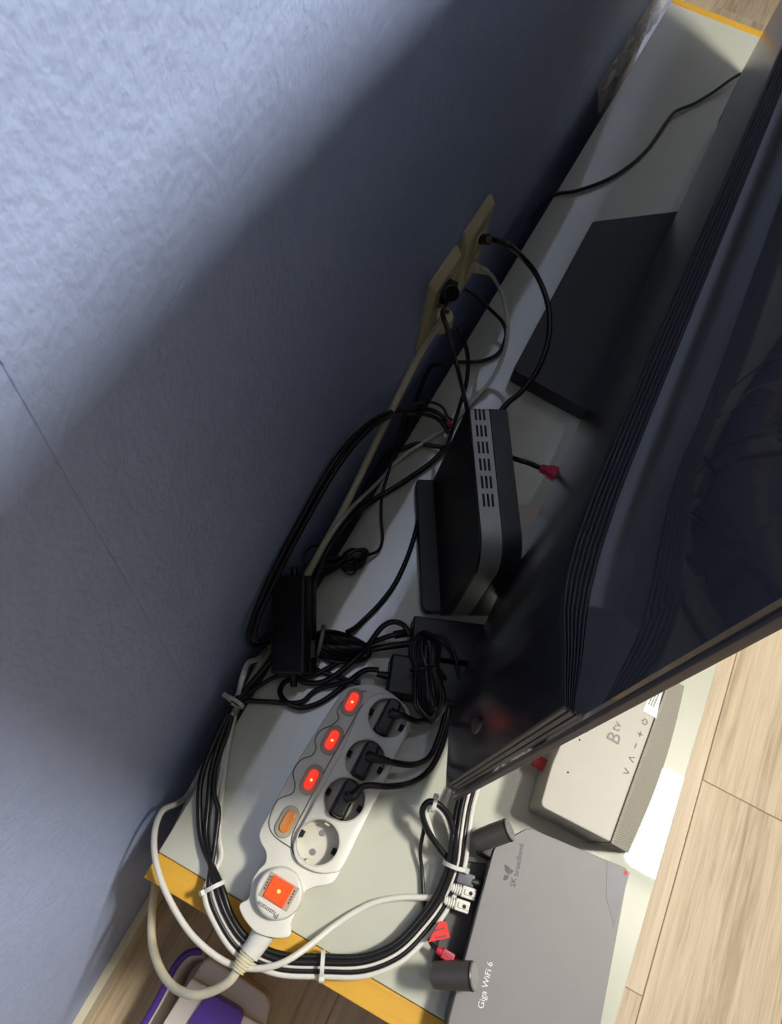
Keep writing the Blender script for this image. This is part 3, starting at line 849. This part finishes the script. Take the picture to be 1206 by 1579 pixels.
lan_plug('white ribbed network plug in the router, nearer the grey plug', (0.2843, 0.1041, 0.0200), dd, M['white'], [(0.2653, 0.0976, 0.0180), (0.2566, 0.0856, 0.0120), (0.2498, 0.0821, 0.0080), (0.2301, 0.0722, 0.0060), (0.2094, 0.0573, 0.0050), (0.1941, 0.0392, 0.0050), (0.1808, 0.0182, 0.0080), (0.1705, -0.0006, 0.0140), (0.1597, -0.0175, 0.0200), (0.1473, -0.0309, 0.0200), (0.1299, -0.0417, 0.0150), (0.1060, -0.0476, 0.0120), (0.0725, -0.0437, 0.0140), (0.0423, -0.0319, 0.0150), (0.0152, -0.0155, 0.0150), (-0.0021, 0.0006, 0.0140), (-0.0137, 0.0175, 0.0080), (-0.0183, 0.0335, -0.0040), (-0.0138, 0.0460, -0.0300), (-0.0131, 0.0601, -0.0500)] + [(-.018, .11, -.06), (-.018, .15, -.06)], M['whitecable'], 0.0030)
lan_plug('white ribbed network plug in the router, nearer the red power plug', (0.2831, 0.0912, 0.0200), dd, M['white'], [(0.2672, 0.0885, 0.0120), (0.2621, 0.0798, 0.0120)], M['whitecable'])
tg = thing('grey_plug', 'blue-grey plug with a black grip in the router beside a zip tie', 'plug')
q = Vector((0.2795, 0.1142, 0.0210)); d = Vector(dd).normalized(); v = Vector((0, 0, 1)).cross(d)
oriented('plug_body', q - d * .003, d, v, (0, 0, 1), 0.017, 0.0115, 0.009, M['greyplug'], tg, 0.0015, 2)
cyl('grip', q + d * 0.003 + v * -.0005, q + d * 0.0115, 0.0052, M['black'], tg, 16)
cable('cord', [tuple(q - d * 0.010)] + [(0.2689, 0.1120, 0.0160), (0.2654, 0.1154, 0.0120)], 0.0022, M['cable'], tg)
# red barrel plug and its tag
tr = thing('red_power_plug', 'red power plug marked 12V entering the router by the near antenna', 'plug')
q = Vector((0.2883, 0.0478, 0.0180)); d = Vector((0.88, -0.10, 0)).normalized(); d = (Vector((0.2975, 0.0483, 0.0180)) - Vector((0.2784, 0.0487, 0.0180))).normalized(); v = Vector((0, 0, 1)).cross(d)
oriented('plug_body', q, d, v, (0, 0, 1), 0.0125, 0.0088, 0.008, M['red'], tr, 0.0012, 2)
cyl('strain_relief', q - d * 0.0062, q - d * 0.0115, 0.0038, M['red'], tr, 14, r2=0.0030)
cyl('barrel', q + d * 0.006, q + d * 0.015, 0.0030, M['red'], tr, 14)
text('lettering', '12V', 0.0056, q + d * 0.0045 + v * 0.0022 + Vector((0, 0, .0041)), -d, -v, M['darkprint'], tr)
cable('cord', [tuple(q - d * 0.0112)] + [(0.2707, 0.0500, 0.0160), (0.2651, 0.0558, 0.0120), (0.2567, 0.0683, 0.0060), (0.2481, 0.0837, 0.0050), (0.2383, 0.1011, 0.0050), (0.2276, 0.1170, 0.0100), (0.2219, 0.1335, 0.0180), (0.2177, 0.1441, 0.0260)], 0.0020, M['cable'], tr)
tq = [(0.2658, 0.0494, 0.0260), (0.2683, 0.0700, 0.0260), (0.2746, 0.0726, 0.0260), (0.2828, 0.0620, 0.0260)]
tg_ = obj('paper_tag', prism([p[:2] for p in tq], 0.0252, 0.0256), M['tag'], tr); tg_['label'] = 'bright red paper tag'
bm = bmesh.new()
for r_ in range(2):
    for kx in range(4):
        a = Vector(tq[0]) * 0.25 + Vector(tq[3]) * 0.75; b = Vector(tq[1]) * .3 + Vector(tq[2]) * .7
        p = a + (b - a) * (0.15 + .45 * r_) + (Vector(tq[0]) - Vector(tq[3])) * (0.12 * kx + .05 * r_)
        boxbm(p.x - .0008, p.x + .0007, p.y - .0009, p.y + .0008, .0257, .0258, bm=bm)
obj('fine_print', bm, M['darkprint'], tg_)

# ---------------------------------------------------------------- cables
def loose(name, label, pts, r, m, cat='cable', group=None, parent=None):
    o = cable(name, pts, r, M[m])
    return tag(o, label, cat, group)
# near bundle: lines from the wall tie round the strip to the television
core = [(0.0659, -0.0008, 0.0120), (0.0896, -0.0189, 0.0120), (0.1167, -0.0288, 0.0100), (0.1507, -0.0258, 0.0090), (0.1875, -0.0098, 0.0090), (0.2212, 0.0070, 0.0110), (0.2447, 0.0303, 0.0120), (0.2568, 0.0588, 0.0120), (0.2633, 0.0884, 0.0140), (0.2619, 0.1193, 0.0200), (0.2542, 0.1444, 0.0260), (0.2477, 0.1736, 0.0220), (0.2457, 0.1993, 0.0160), (0.2477, 0.2305, 0.0100)]
heads = [
 [(-0.0104, 0.1419, 0.0120), (-0.0088, 0.1171, 0.0100), (-0.0018, 0.0801, 0.0080), (0.0114, 0.0540, 0.0060), (0.0338, 0.0258, 0.0060)],
 [(-0.0079, 0.1418, 0.0120), (-0.0053, 0.1226, 0.0100), (0.0033, 0.0898, 0.0080), (0.0192, 0.0581, 0.0060), (0.0355, 0.0299, 0.0060)],
 [(-0.0054, 0.1416, 0.0120), (-0.0005, 0.1237, 0.0100), (0.0061, 0.0927, 0.0080), (0.0189, 0.0698, 0.0100), (0.0321, 0.0576, 0.0100), (0.0407, 0.0408, 0.0100), (0.0480, 0.0251, 0.0100)],
 [(-0.0038, 0.1434, 0.0080), (0.0034, 0.1206, 0.0060), (0.0163, 0.0916, 0.0040), (0.0297, 0.0637, 0.0040), (0.0448, 0.0381, 0.0040), (0.0569, 0.0216, 0.0040)],
 [(-0.0076, 0.1444, 0.0080), (0.0010, 0.1194, 0.0060), (0.0135, 0.0901, 0.0040), (0.0245, 0.0611, 0.0030), (0.0385, 0.0349, 0.0030), (0.0518, 0.0190, 0.0030)],
]
OFF = [(-.0060, .0028), (-.0020, .0060), (.0052, .0030), (.0094, .0016), (.0020, .0034)]
RAD = [.0031, .0029, .0026, .0029, .0021]
MT = ['cable', 'cable', 'cable', 'whitecable', 'whitecable']
LB = ['black bundled cable on the wall side of the zip-tied bundle', 'black bundled cable lying topmost in the zip-tied bundle',
      'black bundled cable that kinks outward beside the power strip', 'white bundled cable on the power strip side of the bundle', 'white bundled cable tucked under the black ones in the bundle']
cp = [Vector(p) for p in core]
for k in range(5):
    pts = list(heads[k])
    for i, p in enumerate(cp):
        t = (cp[min(i + 1, len(cp) - 1)] - cp[max(i - 1, 0)]).normalized()
        n = Vector((0, 0, 1)).cross(t).normalized()
        a = 0.12 * math.sin(i * 1.3)
        o, z = OFF[k]
        s = -1
        q = p + n * (s * (o * math.cos(a) - z * math.sin(a))) + Vector((0, 0, z))
        pts.append(tuple(q))
    loose('bundled_cable', LB[k], pts, RAD[k], MT[k], group='zip-tied cable bundle round the power strip')

def zip_tie(label, center, direction, rad, head_dir, up=None):
    t = thing('zip_tie', label, 'zip tie', 'white zip ties round the cables')
    c = Vector(center); d = Vector(direction).normalized()
    a = d.orthogonal().normalized(); a = (Vector((0, 0, 1)) - d * d.z).normalized(); b = d.cross(a)
    bm = bmesh.new()
    N = 28; rings = []
    for i in range(N):
        th = 2 * math.pi * i / N
        n = a * math.cos(th) + b * math.sin(th)
        rings.append([bm.verts.new(c + n * r_ + d * w_) for r_, w_ in ((rad, -.0019), (rad + .0010, -.0019), (rad + .0010, .0019), (rad, .0019))])
    for i in range(N):
        p, q = rings[i], rings[(i + 1) % N]
        for k in range(4): bm.faces.new((p[k], q[k], q[(k + 1) % 4], p[(k + 1) % 4]))
    obj('strap', bm, M['tie'], t, True)
    h = Vector(head_dir); h = (h - d * h.dot(d)).normalized()
    oriented('head', c + h * (rad + .0022), h, d.cross(h), d, 0.0045, 0.0052, 0.0050, M['tie'], t, 0.0008, 2)
    oriented('tail', c + h * (rad + .0022) + d.cross(h) * .004, d.cross(h), h, d, 0.006, 0.0009, 0.0030, M['tie'], t)
    return t
def direction_at(i): return cp[min(i + 1, len(cp) - 1)] - cp[max(i - 1, 0)]
zip_tie('white zip tie with a square head above the yellow wood corner', cp[0] + Vector((0, 0, .003)), direction_at(0), 0.0105, (-1, .2, .25))
zip_tie('white zip tie round the bundle hanging past the wood edge', cp[4] + Vector((0, 0, .003)), direction_at(4), 0.0105, (0, -1, .35))
zip_tie('white zip tie with a round head close to the upper antenna', cp[9] + Vector((0, 0, .003)), direction_at(9), 0.0108, (1, .3, .45))
tie1 = Vector((-0.0103, 0.1548, 0.0160))
zip_tie('white zip tie gathering the dark cables near the wall', tie1, Vector((-0.0076, 0.1733, 0.0160)) - Vector((-0.0090, 0.1380, 0.0160)), 0.0105, (-1, -.2, .3))
# loop beside the television corner
loose('looped_cable', 'black cable doubled back into a small loop below the television corner', [(0.2654, 0.1244, 0.0160), (0.2534, 0.1233, 0.0180), (0.2368, 0.1289, 0.0240), (0.2209, 0.1367, 0.0320), (0.2110, 0.1464, 0.0380), (0.2119, 0.1565, 0.0420), (0.2205, 0.1595, 0.0420), (0.2344, 0.1566, 0.0360), (0.2466, 0.1468, 0.0300), (0.2550, 0.1349, 0.0260)], .0031, 'cable')
loose('looped_cable', 'white cable inside the small loop below the television corner', [(0.2639, 0.1185, 0.0120), (0.2492, 0.1239, 0.0160), (0.2346, 0.1312, 0.0220), (0.2233, 0.1401, 0.0300), (0.2152, 0.1473, 0.0360), (0.2149, 0.1543, 0.0390), (0.2221, 0.1561, 0.0380), (0.2321, 0.1537, 0.0330), (0.2452, 0.1437, 0.0260), (0.2553, 0.1307, 0.0200)], .0025, 'whitecable')
zip_tie('white zip tie on the small cable loop by the television corner', (0.2182, 0.1571, 0.0410), Vector((0.2227, 0.1581, 0.0410)) - Vector((0.2123, 0.1561, 0.0410)), 0.0062, (.2, 1, .3))

# wall side cables
loose('coaxial_cable', 'thick black cable arching from the wall plate over the glass to the modem', [(-0.0060, 0.7357, 0.1908), (0.0020, 0.7397, 0.1898), (0.0200, 0.7149, 0.2116), (0.0306, 0.7764, 0.1500), (0.0560, 0.7845, 0.1250), (0.0856, 0.7611, 0.1100), (0.1056, 0.7204, 0.1000), (0.1121, 0.6707, 0.0950), (0.1074, 0.6271, 0.0950), (0.0994, 0.5966, 0.1000), (0.0957, 0.5746, 0.1000)], .0036, 'cable')
cx_ = [o for o in C.objects if o.name.startswith('coaxial_cable')][0]
cyl('coaxial_plug', (-0.0205, 0.7493, 0.1729), (-0.0090, 0.7355, 0.1894), .0062, M['black'], cx_, 16, bev=.0008)
cyl('plug_collar', (-0.0090, 0.7355, 0.1894), (-0.0050, 0.7345, 0.1922), .0046, M['copper'], cx_, 16)['label'] = 'pinkish metal collar'
loose('network_cable', 'slim white network cable curving from the far wall plate behind the modem', [(-0.0080, 0.7375, 0.1427), (0.0020, 0.7620, 0.1154), (0.0120, 0.7982, 0.0661), (0.0388, 0.7355, 0.1000), (0.0522, 0.7298, 0.0700), (0.0600, 0.7147, 0.0400), (0.0602, 0.6854, 0.0200), (0.0531, 0.6555, 0.0100), (0.0416, 0.6074, 0.0060), (0.0247, 0.5616, 0.0060), (0.0071, 0.5202, 0.0060), (-0.0050, 0.4833, -0.0113), (-0.0080, 0.4210, 0.0294), (-0.0080, 0.3701, 0.0582), (-0.0140, 0.3523, 0.0323), (-0.0200, 0.3303, 0.0071), (-0.0280, 0.3089, -0.0438), (-0.0260, 0.2656, -0.0764), (-0.0120, 0.2091, 0.0163), (-0.0040, 0.1809, 0.0952), (0.0040, 0.1612, 0.1215), (-0.0120, 0.1636, 0.0140), (-0.0100, 0.1519, 0.0160)], .0026, 'whitecable')
nc_ = [o for o in C.objects if o.name.startswith('network_cable')][0]
cyl('plug_boot', (-0.0205, 0.7374, 0.1382), (-0.0030, 0.7559, 0.1235), .0072, M['ivory'], nc_, 14, r2=.0042)
loose('black_lead', 'black cable dropping straight from the near wall plate to the modem', [(-0.0120, 0.6466, 0.1661), (-0.0020, 0.5836, 0.2170), (0.0040, 0.5600, 0.2307), (0.0100, 0.5708, 0.2020), (0.0180, 0.5999, 0.1366), (0.0380, 0.5925, 0.1027), (0.0643, 0.5277, 0.1500), (0.0726, 0.5263, 0.1300)], .0026, 'cable')
loose('black_lead', 'black cable bowing out from the near wall plate behind the modem edge', [(-0.0040, 0.5872, 0.2064), (-0.0020, 0.6063, 0.1878), (0.0008, 0.6482, 0.1300), (0.0170, 0.6524, 0.1000), (0.0301, 0.6433, 0.0800), (0.0391, 0.6249, 0.0600), (0.0440, 0.6031, 0.0400), (0.0488, 0.5772, 0.0200), (0.0527, 0.5600, 0.0120)], .0026, 'cable')
loose('black_lead', 'black cable looping over the back edge between wall plates and modem', [(-0.0322, 0.7866, 0.0500), (-0.0136, 0.7884, 0.0450), (0.0127, 0.7850, 0.0350), (0.0342, 0.7856, 0.0220), (0.0470, 0.7724, 0.0140), (0.0491, 0.7457, 0.0060), (0.0353, 0.7218, 0.0050), (0.0150, 0.7055, 0.0060), (0.0027, 0.6960, 0.0080), (-0.0127, 0.6806, 0.0100), (-0.0245, 0.6733, 0.0000)] + [(-.024, .64, -.03), (-.022, .60, -.06)], .0026, 'cable')
loose('wall_cable', 'long black cable arching along the blue wall, outer of the pair', [(0.0440, 0.5836, 0.0200), (0.0288, 0.5878, 0.0300), (0.0112, 0.5890, 0.0300), (-0.0080, 0.5834, 0.0255), (-0.0140, 0.5210, 0.0935), (-0.0200, 0.4753, 0.1291), (-0.0260, 0.4356, 0.1427), (-0.0280, 0.3982, 0.1499), (-0.0290, 0.3660, 0.1434), (-0.0290, 0.3329, 0.1336), (-0.0290, 0.2938, 0.1205), (-0.0280, 0.2534, 0.1042), (-0.0260, 0.2234, 0.0836), (-0.0220, 0.2069, 0.0708), (-0.0180, 0.2089, 0.0463), (-0.0100, 0.2241, 0.0285)], .0030, 'cable')
loose('wall_cable', 'long black cable arching along the blue wall, inner of the pair', [(0.0459, 0.5754, 0.0200), (0.0299, 0.5838, 0.0240), (0.0123, 0.5850, 0.0240), (-0.0060, 0.5686, 0.0351), (-0.0100, 0.4999, 0.1121), (-0.0160, 0.4579, 0.1391), (-0.0210, 0.4260, 0.1442), (-0.0230, 0.3923, 0.1456), (-0.0240, 0.3614, 0.1386), (-0.0240, 0.3295, 0.1296), (-0.0240, 0.2928, 0.1165), (-0.0230, 0.2549, 0.1017), (-0.0200, 0.2242, 0.0902), (-0.0140, 0.2083, 0.0901), (-0.0100, 0.2110, 0.0713), (-0.0050, 0.2369, 0.0463)], .0028, 'cable')
tw = loose('thin_lead', 'thin black wire with a red band running to the tied coil', [(0.0430, 0.5894, 0.0300), (0.0346, 0.5913, 0.0300), (0.0251, 0.5998, 0.0300), (0.0127, 0.6019, 0.0300), (-0.0006, 0.5961, 0.0300), (0.0000, 0.5433, 0.0887), (-0.0020, 0.5214, 0.0926), (-0.0030, 0.5180, 0.0615), (-0.0020, 0.5105, 0.0199), (0.0046, 0.4813, 0.0120), (0.0106, 0.4565, 0.0060), (0.0241, 0.4290, 0.0040), (0.0375, 0.4063, 0.0040), (0.0407, 0.3893, 0.0060), (0.0338, 0.3746, 0.0120), (0.0280, 0.3636, 0.0160)], .0018, 'cable')
rb = Vector((0.0415, 0.5826, 0.0300))
bm = tube_bm([rb + Vector((-.002, .002, 0)), rb + Vector((.003, -.003, 0))], .0034, 14)
obj('red_band', bm, M['red'], tw, True)['label'] = 'red band'
loose('modem_lead', 'black cable leaving the modem base toward the wall gap', [(0.0537, 0.5635, 0.0080), (0.0365, 0.5563, 0.0070), (0.0161, 0.5502, 0.0050), (0.0058, 0.5383, 0.0050), (0.0004, 0.5308, 0.0030)] + [(-.010, .530, -.006), (-.016, .505, -.02), (-.018, .46, -.03)], .0030, 'cable')
loose('modem_lead', 'heavy black cable running from the modem base along the back edge', [(0.0516, 0.5631, 0.0100), (0.0430, 0.5312, 0.0060), (0.0284, 0.4960, 0.0060), (0.0140, 0.4659, 0.0060), (0.0027, 0.4420, 0.0050), (0.0020, 0.3966, 0.0469), (-0.0020, 0.3673, 0.0524), (-0.0020, 0.3368, 0.0579), (0.0000, 0.3118, 0.0471), (0.0000, 0.2904, 0.0357)], .0034, 'cable')
loose('modem_lead', 'black cable sweeping in a curve from modem foot to tied hank', [(0.0608, 0.4783, 0.0060), (0.0618, 0.4631, 0.0060), (0.0691, 0.4334, 0.0060), (0.0752, 0.3977, 0.0050), (0.0772, 0.3607, 0.0050), (0.0729, 0.3288, 0.0050), (0.0662, 0.3045, 0.0050), (0.0621, 0.2897, 0.0080), (0.0566, 0.2792, 0.0120)], .0029, 'cable')
# cables between the adapters
loose('adapter_lead', 'black cable from the tie near the wall to the leaning adapter', [(-0.0099, 0.1545, 0.0180), (-0.0009, 0.1748, 0.0120), (0.0101, 0.1961, 0.0080), (0.0217, 0.2066, 0.0100), (0.0284, 0.2091, 0.0140)], .0024, 'cable')
loose('adapter_lead', 'black cable snaking from the wall tie past the end of the strip', [(-0.0127, 0.1530, 0.0120), (-0.0021, 0.1629, 0.0040), (0.0176, 0.1727, 0.0040), (0.0365, 0.1813, 0.0040), (0.0504, 0.1904, 0.0040), (0.0554, 0.2041, 0.0040), (0.0625, 0.2143, 0.0040), (0.0750, 0.2234, 0.0100), (0.0882, 0.2357, 0.0120)], .0026, 'cable')
loose('adapter_lead', 'black cable bending in an open hook from the small adapter', [(0.1078, 0.2573, 0.0160), (0.0942, 0.2503, 0.0120), (0.0836, 0.2316, 0.0060), (0.0760, 0.2133, 0.0050), (0.0663, 0.1963, 0.0050), (0.0529, 0.1834, 0.0090), (0.0379, 0.1806, 0.0100), (0.0250, 0.1872, 0.0060), (0.0228, 0.1977, 0.0040), (0.0279, 0.2069, 0.0040), (0.0317, 0.2171, 0.0040)], .0030, 'cable')
loose('adapter_lead', 'black cable rising in a high arc over the wide black box', [(0.0319, 0.2084, 0.0120), (0.0448, 0.2099, 0.0060), (0.0621, 0.2205, 0.0100), (0.0748, 0.2440, 0.0140), (0.0844, 0.2722, 0.0200), (0.0895, 0.2953, 0.0340), (0.0981, 0.3054, 0.0400), (0.1098, 0.3084, 0.0380), (0.1206, 0.3033, 0.0360)], .0030, 'cable')
loose('adapter_lead', 'black cable ending in a slim connector at the wide black box', [(0.0356, 0.2105, 0.0060), (0.0439, 0.2185, 0.0050), (0.0533, 0.2293, 0.0050), (0.0694, 0.2546, 0.0080), (0.0854, 0.2790, 0.0140), (0.0977, 0.2914, 0.0220), (0.1076, 0.3004, 0.0240)], .0028, 'cable')
loose('adapter_lead', 'black cable doubling below the connector beside the tied hank', [(0.0561, 0.2580, 0.0060), (0.0821, 0.2707, 0.0080), (0.0942, 0.2778, 0.0140), (0.1060, 0.2862, 0.0160), (0.1190, 0.2959, 0.0160), (0.1335, 0.3063, 0.0160)], .0036, 'cable')
loose('adapter_lead', 'black cable slipping under the far end of the power strip', [(0.0362, 0.2319, 0.0120), (0.0467, 0.2279, 0.0060), (0.0596, 0.2298, 0.0040), (0.0780, 0.2332, 0.0040), (0.0967, 0.2376, 0.0040)], .0026, 'cable')
cyl('connector', (0.1053, 0.2983, 0.0240), (0.1241, 0.3136, 0.0220), .0045, M['black'], [o for o in C.objects if o.get('label', '').startswith('black cable ending in a slim')][0], 12)
loose('adapter_lead', 'thin black cable bowing along the television edge to its corner', [(0.1370, 0.3044, 0.0440), (0.1489, 0.3143, 0.0440), (0.1621, 0.3139, 0.0420), (0.1752, 0.3043, 0.0380), (0.1885, 0.2873, 0.0300), (0.1956, 0.2704, 0.0180), (0.1961, 0.2549, 0.0080), (0.2048, 0.2506, 0.0060), (0.2158, 0.2471, 0.0060)], .0022, 'cable')
loose('wall_bundle_lead', 'black cable from the wall tie up behind the leaning adapter', [(-0.0103, 0.1527, 0.0180), (-0.0057, 0.1769, 0.0180), (-0.0006, 0.2013, 0.0200), (0.0051, 0.2215, 0.0220), (0.0056, 0.2384, 0.0240)], .0030, 'cable')
loose('wall_bundle_lead', 'second black cable from the wall tie hugging the glass edge', [(-0.0084, 0.1537, 0.0120), (-0.0044, 0.1829, 0.0100), (-0.0040, 0.2151, -0.0152), (-0.0060, 0.2462, -0.0292)], .0030, 'cable')
# tied hanks
rnd = random.Random(4)
def hank(label, a, b, widths, turns, spread, r, extra=None):
    pts = coil_pts(a, b, widths, turns, spread, rnd)
    if extra: pts = pts + [Vector(e) for e in extra]
    t = thing('cable_hank', label, 'cable', 'coiled spare cables')
    obj('coil', tube_bm(lift(smooth_path(pts, 3), r), r, 8), M['cable'], t, True)
    return t
h1 = hank('elongated tied hank of black cord lying over both black adapters', (0.1332, 0.3095, 0.0520), (0.1832, 0.2300, 0.0400), [.007, .0185, .0150, .0100, .0140, .0180, .0190, .008], 8, .018, .0026)
c1 = Vector((0.1505, 0.2720, 0.0470)); u, v, w = axes((0.1332, 0.3095, 0.0520), (0.1832, 0.2300, 0.0400))
loopb = [c1 + v * (0.0136 * math.cos(a)) + w * (0.0138 * math.sin(a)) for a in [2 * math.pi * k / 24 for k in range(24)]]
obj('wrap', tube_bm(loopb, .0014, 8, closed=True), M['cable'], h1, True)
h2 = hank('fat black hank held by a grey twist tie next to the leaning adapter', (0.0281, 0.2515, 0.0220), (0.0906, 0.2719, 0.0160), [.010, .0140, .015, .0150, .014, .008], 9, .022, .0028)
c2 = Vector((0.0365, 0.2540, 0.0210)); u, v, w = axes((0.0281, 0.2515, 0.0220), (0.0906, 0.2719, 0.0160))
bm = bmesh.new(); rings = []
for i in range(28):
    th = 2 * math.pi * i / 28; n = v * (math.cos(th) * .0170) + w * (math.sin(th) * .0165)
    rings.append([bm.verts.new(c2 + n * f + u * d) for f, d in ((1, -.0018), (1.06, -.0018), (1.06, .0018), (1, .0018))])
for i in range(28):
    p, q = rings[i], rings[(i + 1) % 28]
    for k in range(4): bm.faces.new((p[k], q[k], q[(k + 1) % 4], p[(k + 1) % 4]))
obj('twist_tie', bm, M['twist'], h2, True)['label'] = 'grey twist tie'
h3 = hank('small round coil of thin black wire near the wall edge of the glass', (0.0108, 0.3463, 0.0120), (0.0299, 0.3781, 0.0160), [.005, .0085, .0115, .0125, .0085, .004], 6, .010, .0019)
c3 = Vector((0.0171, 0.3592, 0.0200))
obj('twist_tie', tube_bm(smooth_path([(0.0134, 0.3478, 0.0120), (0.0191, 0.3444, 0.0060), (0.0273, 0.3453, 0.0060), (0.0290, 0.3519, 0.0060), (0.0271, 0.3564, 0.0220), (0.0172, 0.3582, 0.0260), (0.0132, 0.3504, 0.0220)], 4), .0012, 8), M['cable'], h3, True)
h4 = hank('loose strands of thin black wire trailing from the adapter top to the small coil', (-0.0129, 0.3115, 0.0340), (0.0119, 0.3536, 0.0140), [.003, .0055, .0065, .006, .003], 4, .010, .0020)
obj('ring_loop', tube_bm(smooth_path([(-0.0120, 0.3489, 0.0300), (-0.0210, 0.3465, 0.0340), (-0.0263, 0.3378, 0.0360), (-0.0259, 0.3268, 0.0360), (-0.0207, 0.3207, 0.0360), (-0.0121, 0.3219, 0.0340), (-0.0063, 0.3327, 0.0280)], 4), .0013, 8), M['cable'], h4, True)
# far cable
loose('far_cable', 'black cable crossing the far glass from the television to the wall', [(0.1907, 1.6137, 0.0200), (0.1774, 1.5909, 0.0140), (0.1597, 1.5455, 0.0080), (0.1369, 1.4900, 0.0060), (0.1158, 1.4479, 0.0080), (0.1087, 1.4157, 0.0080), (0.1007, 1.3155, 0.0050), (0.0829, 1.2378, 0.0050), (0.0597, 1.1824, 0.0050), (0.0293, 1.1348, 0.0050), (0.0122, 1.1174, 0.0050), (0.0036, 1.1107, 0.0030)] + [(-.009, 1.098, -.008), (-.018, 1.07, -.03)], .0030, 'cable')
# red HDMI plug behind the modem
hd = thing('video_plug', 'dark red plug on a black cable sticking out behind the modem', 'plug')
a, b = Vector((0.1704, 0.5676, 0.0500)), Vector((0.2017, 0.5634, 0.0600))
u, v, w = axes(a, b); L = (b - a).length
mid = (a + b) / 2
bm = bmesh.new(); rings = []
for s, hw in ((0, .0042), (.18, .0050), (.24, .0046), (.34, .0075), (.62, .0098), (.92, .0098), (1.0, .0085)):
    c = a + u * (L * s)
    rings.append([bm.verts.new(c + v * (hw * p) + w * (min(hw, .006) * q)) for p, q in ((1, .6), (.8, 1), (-.8, 1), (-1, .6), (-1, -.6), (-.8, -1), (.8, -1), (1, -.6))])
for p, q in zip(rings, rings[1:]):
    for k in range(8): bm.faces.new((p[k], q[k], q[(k + 1) % 8], p[(k + 1) % 8]))
bm.faces.new(rings[0][::-1]); bm.faces.new(rings[-1])
obj('plug_body', bm, M['red'], hd, True)
oriented('connector_shell', b + u * .004, u, v, w, .009, .014, .0045, M['metalgrey'], hd)
cable('cord', [tuple(a + u * .002)] + [(0.1542, 0.5701, 0.0450), (0.1377, 0.5704, 0.0400), (0.1199, 0.5828, 0.0200), (0.1044, 0.5937, 0.0080)], .0034, M['cable'], hd)
# red plug behind the speaker box
h5 = thing('video_plug', 'bright red plug entering the back of the white set-top box', 'plug')
a, b = Vector((0.2948, 0.2496, 0.0220)), Vector((0.3223, 0.2479, 0.0220))
u, v, w = axes(a, b)
oriented('plug_body', (a + b) / 2, u, v, w, (b - a).length, .0125, .009, M['red'], h5, .0015, 2)
cable('cord', [tuple(a)] + [(0.2840, 0.2508, 0.0160), (0.2725, 0.2534, 0.0100), (0.2584, 0.2516, 0.0080)], .003, M['cable'], h5)
oriented('connector_shell', b + u * .003, u, v, w, .008, .011, .0045, M['metalgrey'], h5)

# crumpled clear tape in the far gap
bm = bmesh.new(); rnd2 = random.Random(2)
cols = []
for i in range(26):
    yv = 1.40 + 0.55 * i / 25
    col = []
    for k in range(5):
        s = k / 4
        col.append(bm.verts.new((WALLX + 0.0015 + 0.020 * s + rnd2.uniform(-.003, .003) * (k > 0), yv + rnd2.uniform(-.006, .006), 0.020 - 0.045 * s + rnd2.uniform(-.006, .006))))
    cols.append(col)
for a, b in zip(cols, cols[1:]):
    for k in range(4): bm.faces.new((a[k], a[k + 1], b[k + 1], b[k]))
ft_ = obj('plastic_film', bm, M['film'], None, False)
md_ = ft_.modifiers.new('thick', 'SOLIDIFY'); md_.thickness = 0.0006
tag(ft_, 'crumpled clear plastic film strip stuck in the far gap by the wall', 'film')

# purple and white plastic piece on the floor
pt = thing('plastic_bin', 'white and purple plastic bin standing on the floor below the cord', 'bin')
zt = FLOORZ + 0.06
lid = round_poly([(0.0702, -0.0859), (0.1695, -0.0895), (0.1882, -0.1536), (0.0698, -0.1533)], [.012, .016, .01, .01], 5)
obj('white_lid', prism(lid, FLOORZ + 0.001, zt, 0.004, 3), M['offwhite'], pt, True)
blk = round_poly([(0.0953, -0.1143), (0.1455, -0.1134), (0.1557, -0.1653), (0.0907, -0.1546)], [.006, .008, .006, .006], 4)
obj('purple_block', prism(blk, zt - 0.002, zt + 0.024, 0.004, 3), M['purple'], pt, True)
blk = round_poly([(0.0692, -0.1127), (0.0965, -0.1114), (0.0937, -0.1683), (0.0643, -0.1683)], [.004, .004, .004, .004], 4)
obj('white_arm', prism(blk, zt - 0.002, zt + 0.018, 0.003, 3), M['offwhite'], pt, True)
blk = round_poly([(0.1448, -0.1174), (0.1862, -0.1162), (0.1954, -0.1610), (0.1544, -0.1670)], [.004, .004, .004, .004], 4)
obj('white_arm', prism(blk, zt - 0.002, zt + 0.018, 0.003, 3), M['offwhite'], pt, True)
rim = [(0.0632, -0.0862, -0.3100), (0.0483, -0.0960, -0.3100), (0.0424, -0.1131, -0.3100), (0.0428, -0.1362, -0.3100), (0.0434, -0.1617, -0.3100), (0.0427, -0.1915, -0.3100), (0.0438, -0.2252, -0.3100)]
sm = smooth_path(rim, 6)
obj('purple_rim', tube_bm(sm, .0045, 10), M['purple'], pt, True)
bm = bmesh.new()
tv_ = [(bm.verts.new(p + Vector((0.001, 0, 0))), bm.verts.new((p.x + .012, p.y - .006, FLOORZ + .001))) for p in sm]
for a, b in zip(tv_, tv_[1:]): bm.faces.new((a[0], b[0], b[1], a[1]))
w_ = obj('beige_wall', bm, M['offwhite'], pt, True)
sd = w_.modifiers.new('thick', 'SOLIDIFY'); sd.thickness = 0.004
